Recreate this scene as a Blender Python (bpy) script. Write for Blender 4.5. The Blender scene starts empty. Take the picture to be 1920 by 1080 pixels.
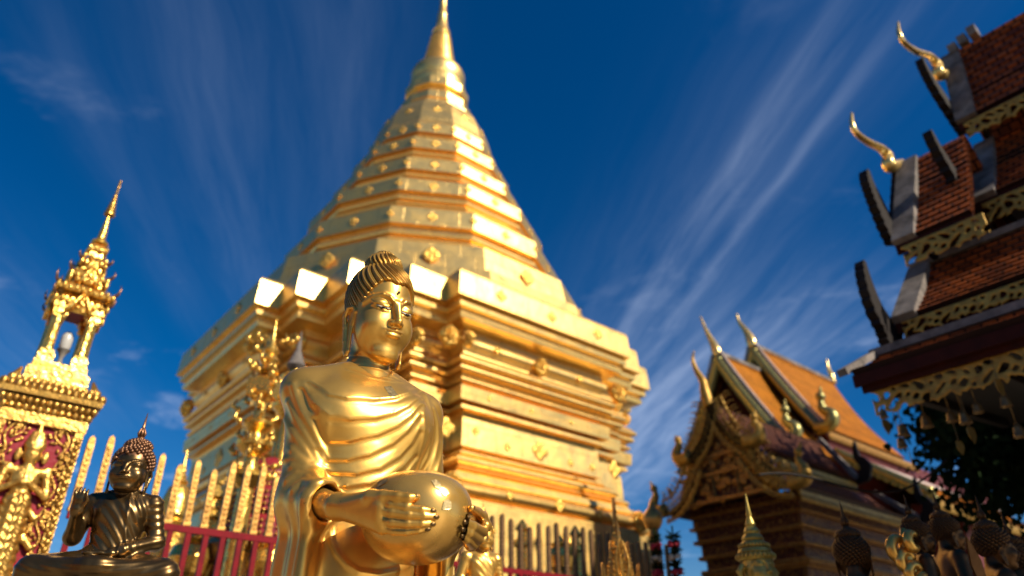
import bpy, bmesh, math, random
import numpy as np
from mathutils import Vector, Matrix

# ------------------------------------------------------------------ camera, sky, sun
FPX = 1350.0                       # focal length in pixels of a 1920 px wide frame
PITCH = math.radians(29.7)
CAMH = 1.5
CT, ST = math.cos(PITCH), math.sin(PITCH)
SUN_AZ, SUN_EL = 122.0, 36.0       # azimuth clockwise from +Y
EXPOSURE = 0.42
SKY_STRENGTH = 0.072
SUN_STRENGTH = 4.8

sc = bpy.context.scene
col = sc.collection
R = math.radians
cam_d = bpy.data.cameras.new('camera')
cam = bpy.data.objects.new('camera', cam_d)
col.objects.link(cam)
cam.location = (0, 0, CAMH)
cam.rotation_euler = (math.pi/2 + PITCH, 0, 0)
cam_d.sensor_width = 36.0
cam_d.lens = 36.0*FPX/1920.0
cam_d.clip_start = 0.05
cam_d.clip_end = 6000
cam_d.dof.use_dof = True
cam_d.dof.focus_distance = 1.86
cam_d.dof.aperture_fstop = 2.1
sc.camera = cam

wd = bpy.data.worlds.new('World'); sc.world = wd; wd.use_nodes = True
nt = wd.node_tree; nt.nodes.clear()
def wn(t, **k):
    n = nt.nodes.new(t)
    for a, b in k.items(): setattr(n, a, b)
    return n
sky = wn('ShaderNodeTexSky', sky_type='NISHITA', sun_disc=False, sun_elevation=R(SUN_EL), sun_rotation=R(SUN_AZ))
sky.altitude = 1000; sky.air_density = 1.0; sky.dust_density = 0.35; sky.ozone_density = 2.2
hsv = wn('ShaderNodeHueSaturation'); hsv.inputs['Saturation'].default_value = 1.5; hsv.inputs['Hue'].default_value = 0.507; hsv.inputs['Value'].default_value = 0.95
nt.links.new(sky.outputs[0], hsv.inputs['Color'])
# thin cirrus: direction projected on a high flat layer, long streaks along one wind direction
tc = wn('ShaderNodeTexCoord'); sep = wn('ShaderNodeSeparateXYZ'); nt.links.new(tc.outputs['Generated'], sep.inputs[0])
def mth(op, a, b=None, c=None, clamp=False):
    n = wn('ShaderNodeMath', operation=op); n.use_clamp = clamp
    for i, v in enumerate((a, b, c)):
        if v is None: continue
        if isinstance(v, (int, float)): n.inputs[i].default_value = v
        else: nt.links.new(v, n.inputs[i])
    return n.outputs[0]
zc = mth('MAXIMUM', sep.outputs[2], 0.04)
px_, py_ = mth('DIVIDE', sep.outputs[0], zc), mth('DIVIDE', sep.outputs[1], zc)
wa = R(-9.5)
cs = mth('ADD', mth('MULTIPLY', px_, math.cos(wa)), mth('MULTIPLY', py_, -math.sin(wa)))   # across the wind
al = mth('ADD', mth('MULTIPLY', px_, math.sin(wa)), mth('MULTIPLY', py_, math.cos(wa)))    # along it
def noise(x, y, sx, sy, det, rough, dist=0.0, seed=0.0):
    cb = wn('ShaderNodeCombineXYZ')
    nt.links.new(mth('MULTIPLY', x, sx), cb.inputs[0]); nt.links.new(mth('MULTIPLY', y, sy), cb.inputs[1])
    cb.inputs[2].default_value = seed
    n = wn('ShaderNodeTexNoise'); n.inputs['Scale'].default_value = 1; n.inputs['Detail'].default_value = det
    n.inputs['Roughness'].default_value = rough; n.inputs['Distortion'].default_value = dist
    nt.links.new(cb.outputs[0], n.inputs['Vector'])
    return n.outputs[0]
wob = mth('MULTIPLY', mth('SUBTRACT', noise(cs, al, 0.7, 0.9, 3, .5, 0, 3.0), 0.5), 0.16)
csw = mth('ADD', cs, wob)
def streak(c0, w, amp, a0, a1):
    q = mth('DIVIDE', mth('SUBTRACT', csw, c0), w)
    g = mth('POWER', 2.718, mth('MULTIPLY', mth('MULTIPLY', q, q), -1.0))
    m = wn('ShaderNodeMapRange', interpolation_type='SMOOTHSTEP'); m.clamp = True
    nt.links.new(al, m.inputs[0]); m.inputs[1].default_value = a0; m.inputs[2].default_value = a0 + (a1-a0)*.35; m.inputs[3].default_value = 0; m.inputs[4].default_value = 1
    m2 = wn('ShaderNodeMapRange', interpolation_type='SMOOTHSTEP'); m2.clamp = True
    nt.links.new(al, m2.inputs[0]); m2.inputs[1].default_value = a1; m2.inputs[2].default_value = a0 + (a1-a0)*.65; m2.inputs[3].default_value = 0; m2.inputs[4].default_value = 1
    return mth('MULTIPLY', mth('MULTIPLY', g, amp), mth('MULTIPLY', m.outputs[0], m2.outputs[0]))
fib = mth('ADD', mth('MULTIPLY', noise(csw, al, 16.0, 1.6, 8, .66, .35, 0.0), 1.7), -0.36)
parts = [streak(.672, .026, .16, .3, 3.0), streak(.72, .018, .10, .4, 2.6), streak(.80, .022, .15, .3, 3.4), streak(.72, .20, .09, .0, 4.0), streak(1.2, .22, .36, 1.2, 4.6), streak(.98, .10, .24, 1.4, 4.2), streak(.95, .5, .10, 1.0, 4.5), streak(-.40, .10, .08, .3, 2.6), streak(-.15, .12, .06, .3, 2.2), streak(-.62, .07, .05, .6, 2.4), streak(-1.3, .3, .10, 1.2, 3.6)]
cov = parts[0]
for p in parts[1:]: cov = mth('ADD', cov, p)
cov = mth('MULTIPLY', cov, mth('MAXIMUM', fib, 0.0))
puff = noise(px_, py_, 2.1, 2.1, 5, .6, .3, 7.7)
mr = wn('ShaderNodeMapRange', interpolation_type='SMOOTHSTEP'); nt.links.new(puff, mr.inputs[0]); mr.inputs[1].default_value = .56; mr.inputs[2].default_value = .82; mr.inputs[3].default_value = 0; mr.inputs[4].default_value = .4
low = wn('ShaderNodeMapRange', interpolation_type='SMOOTHSTEP'); nt.links.new(sep.outputs[2], low.inputs[0]); low.inputs[1].default_value = .75; low.inputs[2].default_value = .30; low.inputs[3].default_value = .15; low.inputs[4].default_value = 1
cov = mth('ADD', cov, mth('MULTIPLY', mr.outputs[0], low.outputs[0]), clamp=True)
mixc = wn('ShaderNodeMixRGB'); nt.links.new(cov, mixc.inputs[0]); nt.links.new(hsv.outputs[0], mixc.inputs[1]); mixc.inputs[2].default_value = (7.5, 8.8, 11.5, 1)
bg = wn('ShaderNodeBackground'); bg.inputs['Strength'].default_value = SKY_STRENGTH
out = wn('ShaderNodeOutputWorld')
nt.links.new(mixc.outputs[0], bg.inputs['Color']); nt.links.new(bg.outputs[0], out.inputs['Surface'])

sun_d = bpy.data.lights.new('sun', 'SUN'); sun_d.energy = SUN_STRENGTH; sun_d.angle = R(0.53); sun_d.color = (1.0, .90, .74)
sun = bpy.data.objects.new('sun', sun_d); col.objects.link(sun)
sv = Vector((math.sin(R(SUN_AZ))*math.cos(R(SUN_EL)), math.cos(R(SUN_AZ))*math.cos(R(SUN_EL)), math.sin(R(SUN_EL))))
sun.rotation_euler = sv.to_track_quat('Z', 'Y').to_euler()

sc.view_settings.view_transform = 'Standard'; sc.view_settings.look = 'None'
sc.view_settings.exposure = EXPOSURE; sc.view_settings.gamma = 1.0
try: sc.view_settings.use_curve_mapping = False
except Exception: pass
sc.cycles.max_bounces = 7; sc.cycles.glossy_bounces = 5; sc.cycles.diffuse_bounces = 3
sc.cycles.caustics_reflective = False; sc.cycles.caustics_refractive = False
sc.cycles.sample_clamp_indirect = 6.0
sc.cycles.use_denoising = True
sc.cycles.use_adaptive_sampling = True; sc.cycles.adaptive_threshold = 0.015

# ------------------------------------------------------------------ helpers
def ray(u, v):
    x = (u-960)/FPX; y = (540-v)/FPX
    return Vector((x, CT-y*ST, ST+y*CT))
def U(u, v, t):                    # world point at depth t along the camera axis
    return Vector((0, 0, CAMH)) + ray(u, v)*t
AZ = 50.5                          # the temple terrace is laid out on one grid: E1 and E2
E1 = Vector((math.sin(R(AZ)), math.cos(R(AZ)), 0))
E2 = Vector((-E1.y, E1.x, 0))
UP = Vector((0, 0, 1))
def on_plane(u, v, p0, n):         # where the sight line of a picture point meets a real plane
    d = ray(u, v); o = Vector((0, 0, CAMH))
    return o + d*((Vector(p0)-o).dot(n)/d.dot(n))

def tag(o, label=None, cat=None, group=None, kind=None):
    if label: o['label'] = label
    if cat: o['category'] = cat
    if group: o['group'] = group
    if kind: o['kind'] = kind
    return o
def empty(name, loc, rz=0.0, label=None, cat=None, group=None):
    o = bpy.data.objects.new(name, None); col.objects.link(o)
    o.location = loc; o.rotation_euler = (0, 0, rz); o.empty_display_size = .1
    return tag(o, label, cat, group)
def link_mesh(name, me, mat, parent=None, smooth=False):
    o = bpy.data.objects.new(name, me); col.objects.link(o)
    if mat is not None:
        for m in (mat if isinstance(mat, (list, tuple)) else [mat]): me.materials.append(m)
    if smooth: me.polygons.foreach_set('use_smooth', [True]*len(me.polygons))
    if parent is not None: o.parent = parent
    return o
def kids(o): return list(o.children)
def copy_tree(o, parent=None):
    c = o.copy(); col.objects.link(c); c.parent = parent
    for ch in kids(o): copy_tree(ch, c)
    return c

class MB:
    """collects shapes and links them as one mesh"""
    def __init__(s): s.v = []; s.f = []; s.m = []; s.mi = 0
    def add(s, vs, fs, mat=None):
        b = len(s.v); s.v += [tuple(x) for x in vs]; s.f += [tuple(i+b for i in f) for f in fs]
        s.m += [s.mi if mat is None else mat]*len(fs)
    def hexa(s, p, mat=None):      # 8 corners: bottom ring then top ring
        s.add(p, [(3,2,1,0),(4,5,6,7),(0,1,5,4),(1,2,6,5),(2,3,7,6),(3,0,4,7)], mat)
    def box(s, c, half, ax=None, mat=None):
        c = Vector(c); X, Y, Z = ax if ax else (Vector((1,0,0)), Vector((0,1,0)), UP)
        a, b, d = X*half[0], Y*half[1], Z*half[2]
        s.hexa([c-a-b-d, c+a-b-d, c+a+b-d, c-a+b-d, c-a-b+d, c+a-b+d, c+a+b+d, c-a+b+d], mat)
    def bar(s, p, q, w, h, up=UP, mat=None):
        p, q = Vector(p), Vector(q); t = (q-p).normalized(); x = t.cross(up)
        if x.length < 1e-5: x = t.cross(Vector((1,0,0)))
        x.normalize(); y = x.cross(t)
        a, b = x*w/2, y*h/2
        s.hexa([p-a-b, p+a-b, p+a+b, p-a+b, q-a-b, q+a-b, q+a+b, q-a+b], mat)
    def tube(s, pts, rad, n=8, cap=True, mat=None):
        pts = [Vector(p) for p in pts]; m = len(pts)
        if not hasattr(rad, '__len__'): rad = [rad]*m
        rings = []; prev = None
        for i, p in enumerate(pts):
            t = (pts[min(i+1, m-1)]-pts[max(i-1, 0)]).normalized()
            if prev is None:
                x = t.cross(UP)
                if x.length < 1e-3: x = t.cross(Vector((1,0,0)))
            else: x = prev - t*prev.dot(t)
            x.normalize(); prev = x; y = t.cross(x)
            rings.append([p + (x*math.cos(2*math.pi*k/n) + y*math.sin(2*math.pi*k/n))*rad[i] for k in range(n)])
        vs = [q for r in rings for q in r]; fs = []
        for i in range(m-1):
            for k in range(n):
                a, b = i*n+k, i*n+(k+1) % n
                fs.append((a, b, b+n, a+n))
        if cap: fs += [tuple(range(n-1, -1, -1)), tuple((m-1)*n+k for k in range(n))]
        s.add(vs, fs, mat)
    def lathe(s, prof, c=(0,0,0), n=24, ax=None, mat=None, rot=0.0):
        c = Vector(c); X, Y, Z = ax if ax else (Vector((1,0,0)), Vector((0,1,0)), UP)
        vs = []; fs = []
        for r, z in prof:
            for k in range(n):
                a = 2*math.pi*k/n + rot
                vs.append(c + X*(r*math.cos(a)) + Y*(r*math.sin(a)) + Z*z)
        for i in range(len(prof)-1):
            for k in range(n):
                a, b = i*n+k, i*n+(k+1) % n
                fs.append((a, b, b+n, a+n))
        fs += [tuple(range(n-1, -1, -1)), tuple((len(prof)-1)*n+k for k in range(n))]
        s.add(vs, fs, mat)
    def ball(s, c, r, nu=10, nv=6, ax=None, mat=None):
        if not hasattr(r, '__len__'): r = (r, r, r)
        c = Vector(c); X, Y, Z = ax if ax else (Vector((1,0,0)), Vector((0,1,0)), UP)
        vs = [c - Z*r[2]]; fs = []
        for j in range(1, nv):
            t = math.pi*j/nv
            for k in range(nu):
                a = 2*math.pi*k/nu
                vs.append(c + X*(r[0]*math.sin(t)*math.cos(a)) + Y*(r[1]*math.sin(t)*math.sin(a)) - Z*(r[2]*math.cos(t)))
        vs.append(c + Z*r[2]); L = len(vs)-1
        for k in range(nu): fs.append((0, 1+(k+1) % nu, 1+k))
        for j in range(nv-2):
            for k in range(nu):
                a, b = 1+j*nu+k, 1+j*nu+(k+1) % nu
                fs.append((a, b, b+nu, a+nu))
        for k in range(nu): fs.append((L, 1+(nv-2)*nu+k, 1+(nv-2)*nu+(k+1) % nu))
        s.add(vs, fs, mat)
    def plate(s, poly, o, X, Y, N, th, mat=None):   # 2D outline given thickness
        o = Vector(o); n = len(poly)
        A = [o + X*p[0] + Y*p[1] + N*(th/2) for p in poly]; B = [o + X*p[0] + Y*p[1] - N*(th/2) for p in poly]
        fs = [tuple(range(n)), tuple(range(2*n-1, n-1, -1))] + [(i, i+n, (i+1) % n + n, (i+1) % n) for i in range(n)]
        s.add(A+B, fs, mat)
    def build(s, name, mat, parent=None, smooth=False, fix=True):
        me = bpy.data.meshes.new(name); me.from_pydata(s.v, [], s.f); 
        if any(s.m): me.polygons.foreach_set('material_index', s.m)
        if fix:
            bm = bmesh.new(); bm.from_mesh(me); bmesh.ops.recalc_face_normals(bm, faces=bm.faces); bm.to_mesh(me); bm.free()
        o = link_mesh(name, me, mat, parent)
        if smooth == True: me.polygons.foreach_set('use_smooth', [True]*len(me.polygons))
        elif smooth: 
            me.polygons.foreach_set('use_smooth', [True]*len(me.polygons))
            me.set_sharp_from_angle(angle=R(smooth))
        return o

# ------------------------------------------------------------------ materials
def new_mat(name):
    m = bpy.data.materials.new(name); m.use_nodes = True
    return m, m.node_tree, m.node_tree.nodes['Principled BSDF']
def tex(nt, kind, scale, det=4, rough=.55, coord='Object', **k):
    n = nt.nodes.new(kind)
    if 'Scale' in n.inputs: n.inputs['Scale'].default_value = scale
    if 'Detail' in n.inputs: n.inputs['Detail'].default_value = det
    if 'Roughness' in n.inputs: n.inputs['Roughness'].default_value = rough
    c = nt.nodes.new('ShaderNodeTexCoord'); nt.links.new(c.outputs[coord], n.inputs['Vector'])
    return n
def ramp(nt, src, stops):
    r = nt.nodes.new('ShaderNodeValToRGB'); nt.links.new(src, r.inputs[0])
    e = r.color_ramp.elements
    while len(e) > 1: e.remove(e[-1])
    e[0].position = stops[0][0]; e[0].color = (*stops[0][1], 1) if hasattr(stops[0][1], '__len__') else (stops[0][1],)*3 + (1,)
    for p, c in stops[1:]:
        x = e.new(p); x.color = (*c, 1) if hasattr(c, '__len__') else (c, c, c, 1)
    return r.outputs[0]
def bump(nt, b, src, strength, dist=.01, prev=None):
    n = nt.nodes.new('ShaderNodeBump'); n.inputs['Strength'].default_value = strength; n.inputs['Distance'].default_value = dist
    nt.links.new(src, n.inputs['Height'])
    if prev is not None: nt.links.new(prev, n.inputs['Normal'])
    nt.links.new(n.outputs[0], b.inputs['Normal'])
    return n.outputs[0]
def metal(name, c, rough, c2=None, scale=6.0, rvar=.1, bstr=.15, bscale=40.0, bdist=.004, metallic=.82, spots=None, coat=0.0):
    m, nt, b = new_mat(name)
    b.inputs['Metallic'].default_value = metallic
    n = tex(nt, 'ShaderNodeTexNoise', scale, 6, .6)
    c2 = c2 or tuple(x*.72 for x in c)
    cc = ramp(nt, n.outputs[0], [(.32, c2), (.62, c)])
    rr = ramp(nt, n.outputs[0], [(.3, min(1, rough+rvar)), (.7, max(.02, rough-rvar*.5))])
    if spots:
        s = tex(nt, 'ShaderNodeTexNoise', spots[0], 5, .7)
        fac = ramp(nt, s.outputs[0], [(spots[1], 0.0), (spots[1]+.05, 1.0)])
        mx = nt.nodes.new('ShaderNodeMixRGB'); nt.links.new(fac, mx.inputs[0]); nt.links.new(cc, mx.inputs[1]); mx.inputs[2].default_value = (*spots[2], 1)
        cc = mx.outputs[0]
    nt.links.new(cc, b.inputs['Base Color']); nt.links.new(rr, b.inputs['Roughness'])
    if coat: b.inputs['Coat Weight'].default_value = coat; b.inputs['Coat Roughness'].default_value = .12
    if bstr:
        k = tex(nt, 'ShaderNodeTexNoise', bscale, 3, .5)
        bump(nt, b, k.outputs[0], bstr, bdist)
    return m
def diffuse(name, c, c2, scale=5.0, rough=.7, bstr=.2, bscale=30, bdist=.005, spec=.4, voronoi=False):
    m, nt, b = new_mat(name)
    n = tex(nt, 'ShaderNodeTexNoise', scale, 7, .65)
    cc = ramp(nt, n.outputs[0], [(.33, c2), (.66, c)])
    nt.links.new(cc, b.inputs['Base Color']); b.inputs['Roughness'].default_value = rough
    b.inputs['Specular IOR Level'].default_value = spec
    if bstr:
        k = tex(nt, 'ShaderNodeTexVoronoi' if voronoi else 'ShaderNodeTexNoise', bscale, 4, .6)
        bump(nt, b, k.outputs[0], bstr, bdist)
    return m
M = {}
# gilded copper sheet of the chedi: beaten plates with seams, each plate leaning a little differently
def plate_gold(name, c, c2, rough):
    m, nt, b = new_mat(name)
    b.inputs['Metallic'].default_value = .9
    uv = nt.nodes.new('ShaderNodeUVMap'); uv.uv_map = 'UVMap'
    br = nt.nodes.new('ShaderNodeTexBrick'); nt.links.new(uv.outputs[0], br.inputs['Vector'])
    br.inputs['Scale'].default_value = 1.0; br.inputs['Brick Width'].default_value = .62; br.inputs['Row Height'].default_value = .5
    br.inputs['Mortar Size'].default_value = .006; br.inputs['Mortar Smooth'].default_value = .3
    br.inputs['Color1'].default_value = (0,0,0,1); br.inputs['Color2'].default_value = (1,1,1,1); br.inputs['Mortar'].default_value = (.5,.5,.5,1)
    n = tex(nt, 'ShaderNodeTexNoise', 3.0, 7, .65)
    a = nt.nodes.new('ShaderNodeMath'); a.operation = 'MULTIPLY_ADD'; nt.links.new(br.outputs['Color'], a.inputs[0]); a.inputs[1].default_value = .16; nt.links.new(n.outputs[0], a.inputs[2])
    cc = ramp(nt, a.outputs[0], [(.36, c2), (.68, c)])
    mx = nt.nodes.new('ShaderNodeMixRGB'); mx.blend_type = 'MULTIPLY'; nt.links.new(br.outputs['Fac'], mx.inputs[0]); nt.links.new(cc, mx.inputs[1]); mx.inputs[2].default_value = (.55,.45,.3,1)
    nt.links.new(mx.outputs[0], b.inputs['Base Color'])
    rr = ramp(nt, a.outputs[0], [(.3, rough+.1), (.75, rough-.05)]); nt.links.new(rr, b.inputs['Roughness'])
    w = tex(nt, 'ShaderNodeTexNoise', 2.2, 2, .5)
    p = bump(nt, b, w.outputs[0], .25, .05)
    k = tex(nt, 'ShaderNodeTexNoise', 28, 3, .6)
    p = bump(nt, b, k.outputs[0], .15, .012, p)
    iv = nt.nodes.new('ShaderNodeInvert'); nt.links.new(br.outputs['Fac'], iv.inputs['Color'])
    bump(nt, b, iv.outputs[0], .35, .008, p)
    return m
M['plate'] = plate_gold('gilded_copper_plate', (.97,.645,.215), (.91,.57,.16), .38)
M['bright'] = metal('bright_gold_leaf', (.93,.57,.13), .25, (.74,.40,.06), 9, .12, .4, 26, .02, .85)
M['statue'] = metal('satin_gold_bronze', (.82,.465,.10), .31, (.67,.355,.065), 7, .07, .07, 70, .001, .78, spots=(30, .665, (.42,.25,.06)))
M['bowl'] = metal('worn_gold_bowl', (.76,.44,.10), .24, (.55,.30,.06), 9, .08, .05, 50, .001, .7, spots=(13, .68, (.28,.2,.12)), coat=.25)
M['hair'] = metal('gold_hair', (.60,.33,.06), .33, (.34,.17,.03), 16, .08, .2, 90, .002, .7)
M['bronze'] = metal('dark_bronze', (.185,.112,.042), .30, (.11,.065,.026), 8, .10, .1, 60, .002, .92)
M['copper_hair'] = metal('brown_bronze_curls', (.28,.14,.07), .36, (.17,.08,.04), 20, .1, .1, 90, .002)
# ------------------------------------------------------------------ smooth bodies: distance fields turned into one continuous surface
f32 = np.float32
def V3(*a): return np.array(a, f32)
def ell(P, c, r, M3=None):
    q = P - V3(*c)
    if M3 is not None: q = q @ M3
    r = V3(*r); a = q/r; k0 = np.sqrt((a*a).sum(1)); b = a/r; k1 = np.sqrt((b*b).sum(1)) + 1e-9
    return k0*(k0-1)/k1
def cone(P, a, b, ra, rb):
    a, b = V3(*a), V3(*b); ab = b-a
    t = np.clip(((P-a) @ ab)/max(float(ab @ ab), 1e-12), 0, 1)
    d = P - a - t[:, None]*ab
    return np.sqrt((d*d).sum(1)) - (ra + (rb-ra)*t)
def flat(P, a, b, ra, rb, axis, k):        # tapered limb flattened along an axis
    q = P.copy(); ax = V3(*axis); ax /= np.linalg.norm(ax)
    m = (V3(*a)+V3(*b))/2
    q = q + ((q-m) @ ax)[:, None]*ax*(k-1)
    f = lambda p: tuple(V3(*p) + ((V3(*p)-m) @ ax)*ax*(k-1))
    return cone(q, f(a), f(b), ra, rb)/max(k, 1)
def chain(P, pts, r, k=0.0):
    n = len(pts); rr = list(r) if hasattr(r, '__len__') else [r]*n; d = None
    for i in range(n-1):
        e = cone(P, pts[i], pts[i+1], rr[i], rr[i+1])
        d = e if d is None else (smin(d, e, k) if k else np.minimum(d, e))
    return d
def smin(a, b, k):
    h = np.maximum(k-np.abs(a-b), 0)/k
    return np.minimum(a, b) - h*h*k*.25
def smax(a, b, k): return -smin(-a, -b, k)
def ss(x, a, b):
    t = np.clip((x-a)/(b-a), 0, 1); return t*t*(3-2*t)
def rbox(P, c, h, r, M3=None):
    q = P-V3(*c)
    if M3 is not None: q = q @ M3
    q = np.abs(q)-V3(*h)+r
    return np.sqrt((np.maximum(q, 0)**2).sum(1)) + np.minimum(q.max(1), 0) - r
def rotm(rx=0, ry=0, rz=0):
    return np.array(Matrix.Rotation(R(rz), 3, 'Z') @ Matrix.Rotation(R(ry), 3, 'Y') @ Matrix.Rotation(R(rx), 3, 'X'), f32)
def polyd(P, pts):                           # distance to a 3D polyline
    d = None
    for i in range(len(pts)-1):
        e = cone(P, pts[i], pts[i+1], 0, 0); d = e if d is None else np.minimum(d, e)
    return d
def surface(fn, lo, hi, h, B=8, slack=.02):
    lo = np.array(lo, f32); hi = np.array(hi, f32)
    nb = np.ceil((hi-lo)/(h*B)).astype(int); n = nb*B+1
    ci = np.stack(np.meshgrid(*[np.arange(k) for k in nb], indexing='ij'), -1).reshape(-1, 3)
    cc = (lo + (ci+.5)*h*B).astype(f32)
    dc = fn(cc)
    act = np.abs(dc) < h*B*.87*1.35 + slack
    F = np.full(tuple(n), 1.0, f32)
    ins = ci[(~act) & (dc < 0)]
    for a in ins: F[a[0]*B:a[0]*B+B+1, a[1]*B:a[1]*B+B+1, a[2]*B:a[2]*B+B+1] = -1
    og = np.stack(np.meshgrid(*[np.arange(B+1)]*3, indexing='ij'), -1).reshape(-1, 3)
    A = ci[act]
    for s in range(0, len(A), 400):
        blk = A[s:s+400]
        idx = (blk[:, None, :]*B + og[None]).reshape(-1, 3)
        F[idx[:, 0], idx[:, 1], idx[:, 2]] = fn((lo + idx*h).astype(f32))
    return surfnet(F, lo, h)
def surfnet(F, lo, h):
    S = F < 0
    nx, ny, nz = F.shape
    c = [S[i:nx-1+i, j:ny-1+j, k:nz-1+k] for i in (0,1) for j in (0,1) for k in (0,1)]
    anyc = c[0].copy(); allc = c[0].copy()
    for x in c[1:]: anyc |= x; allc &= x
    I = np.argwhere(anyc & ~allc)
    vid = np.full((nx-1, ny-1, nz-1), -1, np.int32); vid[I[:, 0], I[:, 1], I[:, 2]] = np.arange(len(I))
    offs = np.array([(i, j, k) for i in (0,1) for j in (0,1) for k in (0,1)])
    val = np.stack([F[I[:, 0]+o[0], I[:, 1]+o[1], I[:, 2]+o[2]] for o in offs], 1)
    acc = np.zeros((len(I), 3), np.float64); cnt = np.zeros(len(I))
    for a in range(8):
        for b in range(a+1, 8):
            if np.abs(offs[a]-offs[b]).sum() != 1: continue
            x = (val[:, a] < 0) != (val[:, b] < 0)
            t = np.clip(val[:, a]/(val[:, a]-val[:, b]+1e-12), 0, 1)
            p = offs[a] + t[:, None]*(offs[b]-offs[a])
            acc += np.where(x[:, None], p, 0); cnt += x
    V = lo + (I + acc/np.maximum(cnt, 1)[:, None])*h
    Q = []
    for ax in range(3):
        u, w = (ax+1) % 3, (ax+2) % 3
        sl0 = [slice(None)]*3; sl1 = [slice(None)]*3; sl0[ax] = slice(0, -1); sl1[ax] = slice(1, None)
        a, b = S[tuple(sl0)], S[tuple(sl1)]
        E = np.argwhere(a != b)
        E = E[(E[:, u] > 0) & (E[:, w] > 0) & (E[:, u] < F.shape[u]-1) & (E[:, w] < F.shape[w]-1)]
        q = []
        for du, dw in ((-1,-1), (0,-1), (0,0), (-1,0)):
            e = E.copy(); e[:, u] += du; e[:, w] += dw; q.append(vid[e[:, 0], e[:, 1], e[:, 2]])
        q = np.stack(q, 1); fl = b[E[:, 0], E[:, 1], E[:, 2]]
        q[fl] = q[fl][:, ::-1]
        Q.append(q)
    return V, np.concatenate(Q)
def join_np(lst):
    vs, qs, n = [], [], 0
    for v, q in lst: vs.append(v); qs.append(q+n); n += len(v)
    return np.concatenate(vs), np.concatenate(qs)
def np_mesh(name, V, Q, mat, parent=None):
    me = bpy.data.meshes.new(name)
    me.vertices.add(len(V)); me.vertices.foreach_set('co', np.ascontiguousarray(V, f32).ravel())
    me.loops.add(Q.size); me.loops.foreach_set('vertex_index', np.ascontiguousarray(Q, np.int32).ravel())
    me.polygons.add(len(Q)); me.polygons.foreach_set('loop_start', np.arange(0, Q.size, 4, dtype=np.int32))
    me.polygons.foreach_set('use_smooth', np.ones(len(Q), bool))
    me.update(calc_edges=True); me.validate()
    return link_mesh(name, me, mat, parent)

# ---- a head in its own frame: origin between the eyes, -Y forward
def mir(P): 
    Q = P.copy(); Q[:, 0] = np.abs(Q[:, 0]); return Q
SLIT = [(.013,-.083,.004),(.024,-.0885,-.0015),(.036,-.087,-.0025),(.049,-.079,.002),(.061,-.063,.011)]
def head_skin(P, fine=True):
    X = mir(P)
    d = smin(ell(X, (0,.015,.045), (.082,.096,.1)), ell(X, (0,-.018,-.042), (.0765,.074,.101)), .03)
    d = smin(d, ell(X, (0,-.062,-.120), (.036,.021,.019)), .026)
    d = smin(d, ell(X, (.042,-.054,-.045), (.028,.028,.036)), .022)
    if fine:
        d = smax(d, -ell(X, (.035,-.100,.008), (.030,.020,.020)), .012)
        lid = ell(X, (.0355,-.0645,.011), (.0265,.0205,.0155))
        d = smin(d, lid, .005)
    brow = chain(X, [(.0075,-.093,.004),(.0115,-.0935,.018),(.024,-.0885,.031),(.042,-.078,.0365),(.060,-.058,.029),(.074,-.036,.013)], [.004,.0032,.003,.003,.0024,.0015], .004)
    d = smin(d, brow, .015)
    nose = smin(cone(X, (0,-.091,.016), (0,-.1105,-.036), .0062, .0092), ell(X, (0,-.109,-.038), (.0095,.0085,.0085)), .006)
    nose = smin(nose, ell(X, (.0125,-.097,-.040), (.0085,.0115,.0078)), .006)
    nose = smin(nose, ell(X, (0,-.088,-.014), (.010,.012,.042)), .012)
    d = smin(d, nose, .007)
    if fine:
        d = smax(d, -ell(X, (.0075,-.104,-.0505), (.0042,.0055,.004)), .002)
        Y = X - V3(0, .0, .019)
        d = smin(d, ell(Y, (0,-.080,-.084), (.030,.013,.020)), .016)
        up = smin(ell(Y, (.0085,-.0935,-.0785), (.0150,.0085,.0052), rotm(0, 12, 12)), ell(Y, (.0215,-.0865,-.0792), (.0125,.008,.0042), rotm(0, -2, 25)), .006)
        lo_ = ell(Y, (0,-.0915,-.0905), (.0215,.0095,.0066))
        d = smin(d, smin(up, ell(Y, (0,-.0945,-.0785), (.006,.007,.004)), .004), .004)
        d = smin(d, lo_, .0045)
        d = smax(d, -chain(Y, [(0,-.1025,-.0842),(.012,-.1005,-.0845),(.024,-.0925,-.0812)], [.0016,.0016,.0010]), .0025)
        d = smax(d, -chain(X, SLIT, [.0012,.0036,.0038,.003,.001]), .0015)
        d = smin(d, chain(X, [(p[0], p[1]+.0035, p[2]-.0068) for p in SLIT], .0022), .004)
        d = smin(d, chain(X, [(p[0]+.0005, p[1]+.0035, p[2]+.0062) for p in SLIT], .0022), .004)
    # ear with its long lobe
    E = P.copy(); E[:, 0] = np.abs(E[:, 0]); E = E + V3(.0,.004,.030)
    ear = chain(E, [(.077,-.006,.020),(.083,.006,.033),(.089,.022,.031),(.091,.032,.010),(.087,.028,-.022),(.084,.019,-.062),(.081,.012,-.090),(.0795,.006,-.100),(.079,.000,-.090)], [.0045,.005,.0055,.0057,.0055,.0056,.0064,.0064,.0055], .003)
    ear = smin(ear, chain(E, [(.079,.0,.018),(.079,.006,-.02),(.079,.003,-.050),(.079,.0,-.09)], .0048), .003)
    ear = smin(ear, flat(E, (.080,.016,.014), (.0790,.008,-.085), .014, .007, (1,0,0), 3.2), .004)
    d = smin(d, ear, .004)
    return d
def hairline(P):
    A = np.arctan2(np.abs(P[:, 0]), -(P[:, 1]-.02))
    return .082 - .135*ss(A, .30, 1.60) - .03*ss(A, 1.6, 2.8) - .006*np.exp(-(A/.2)**2)
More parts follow.
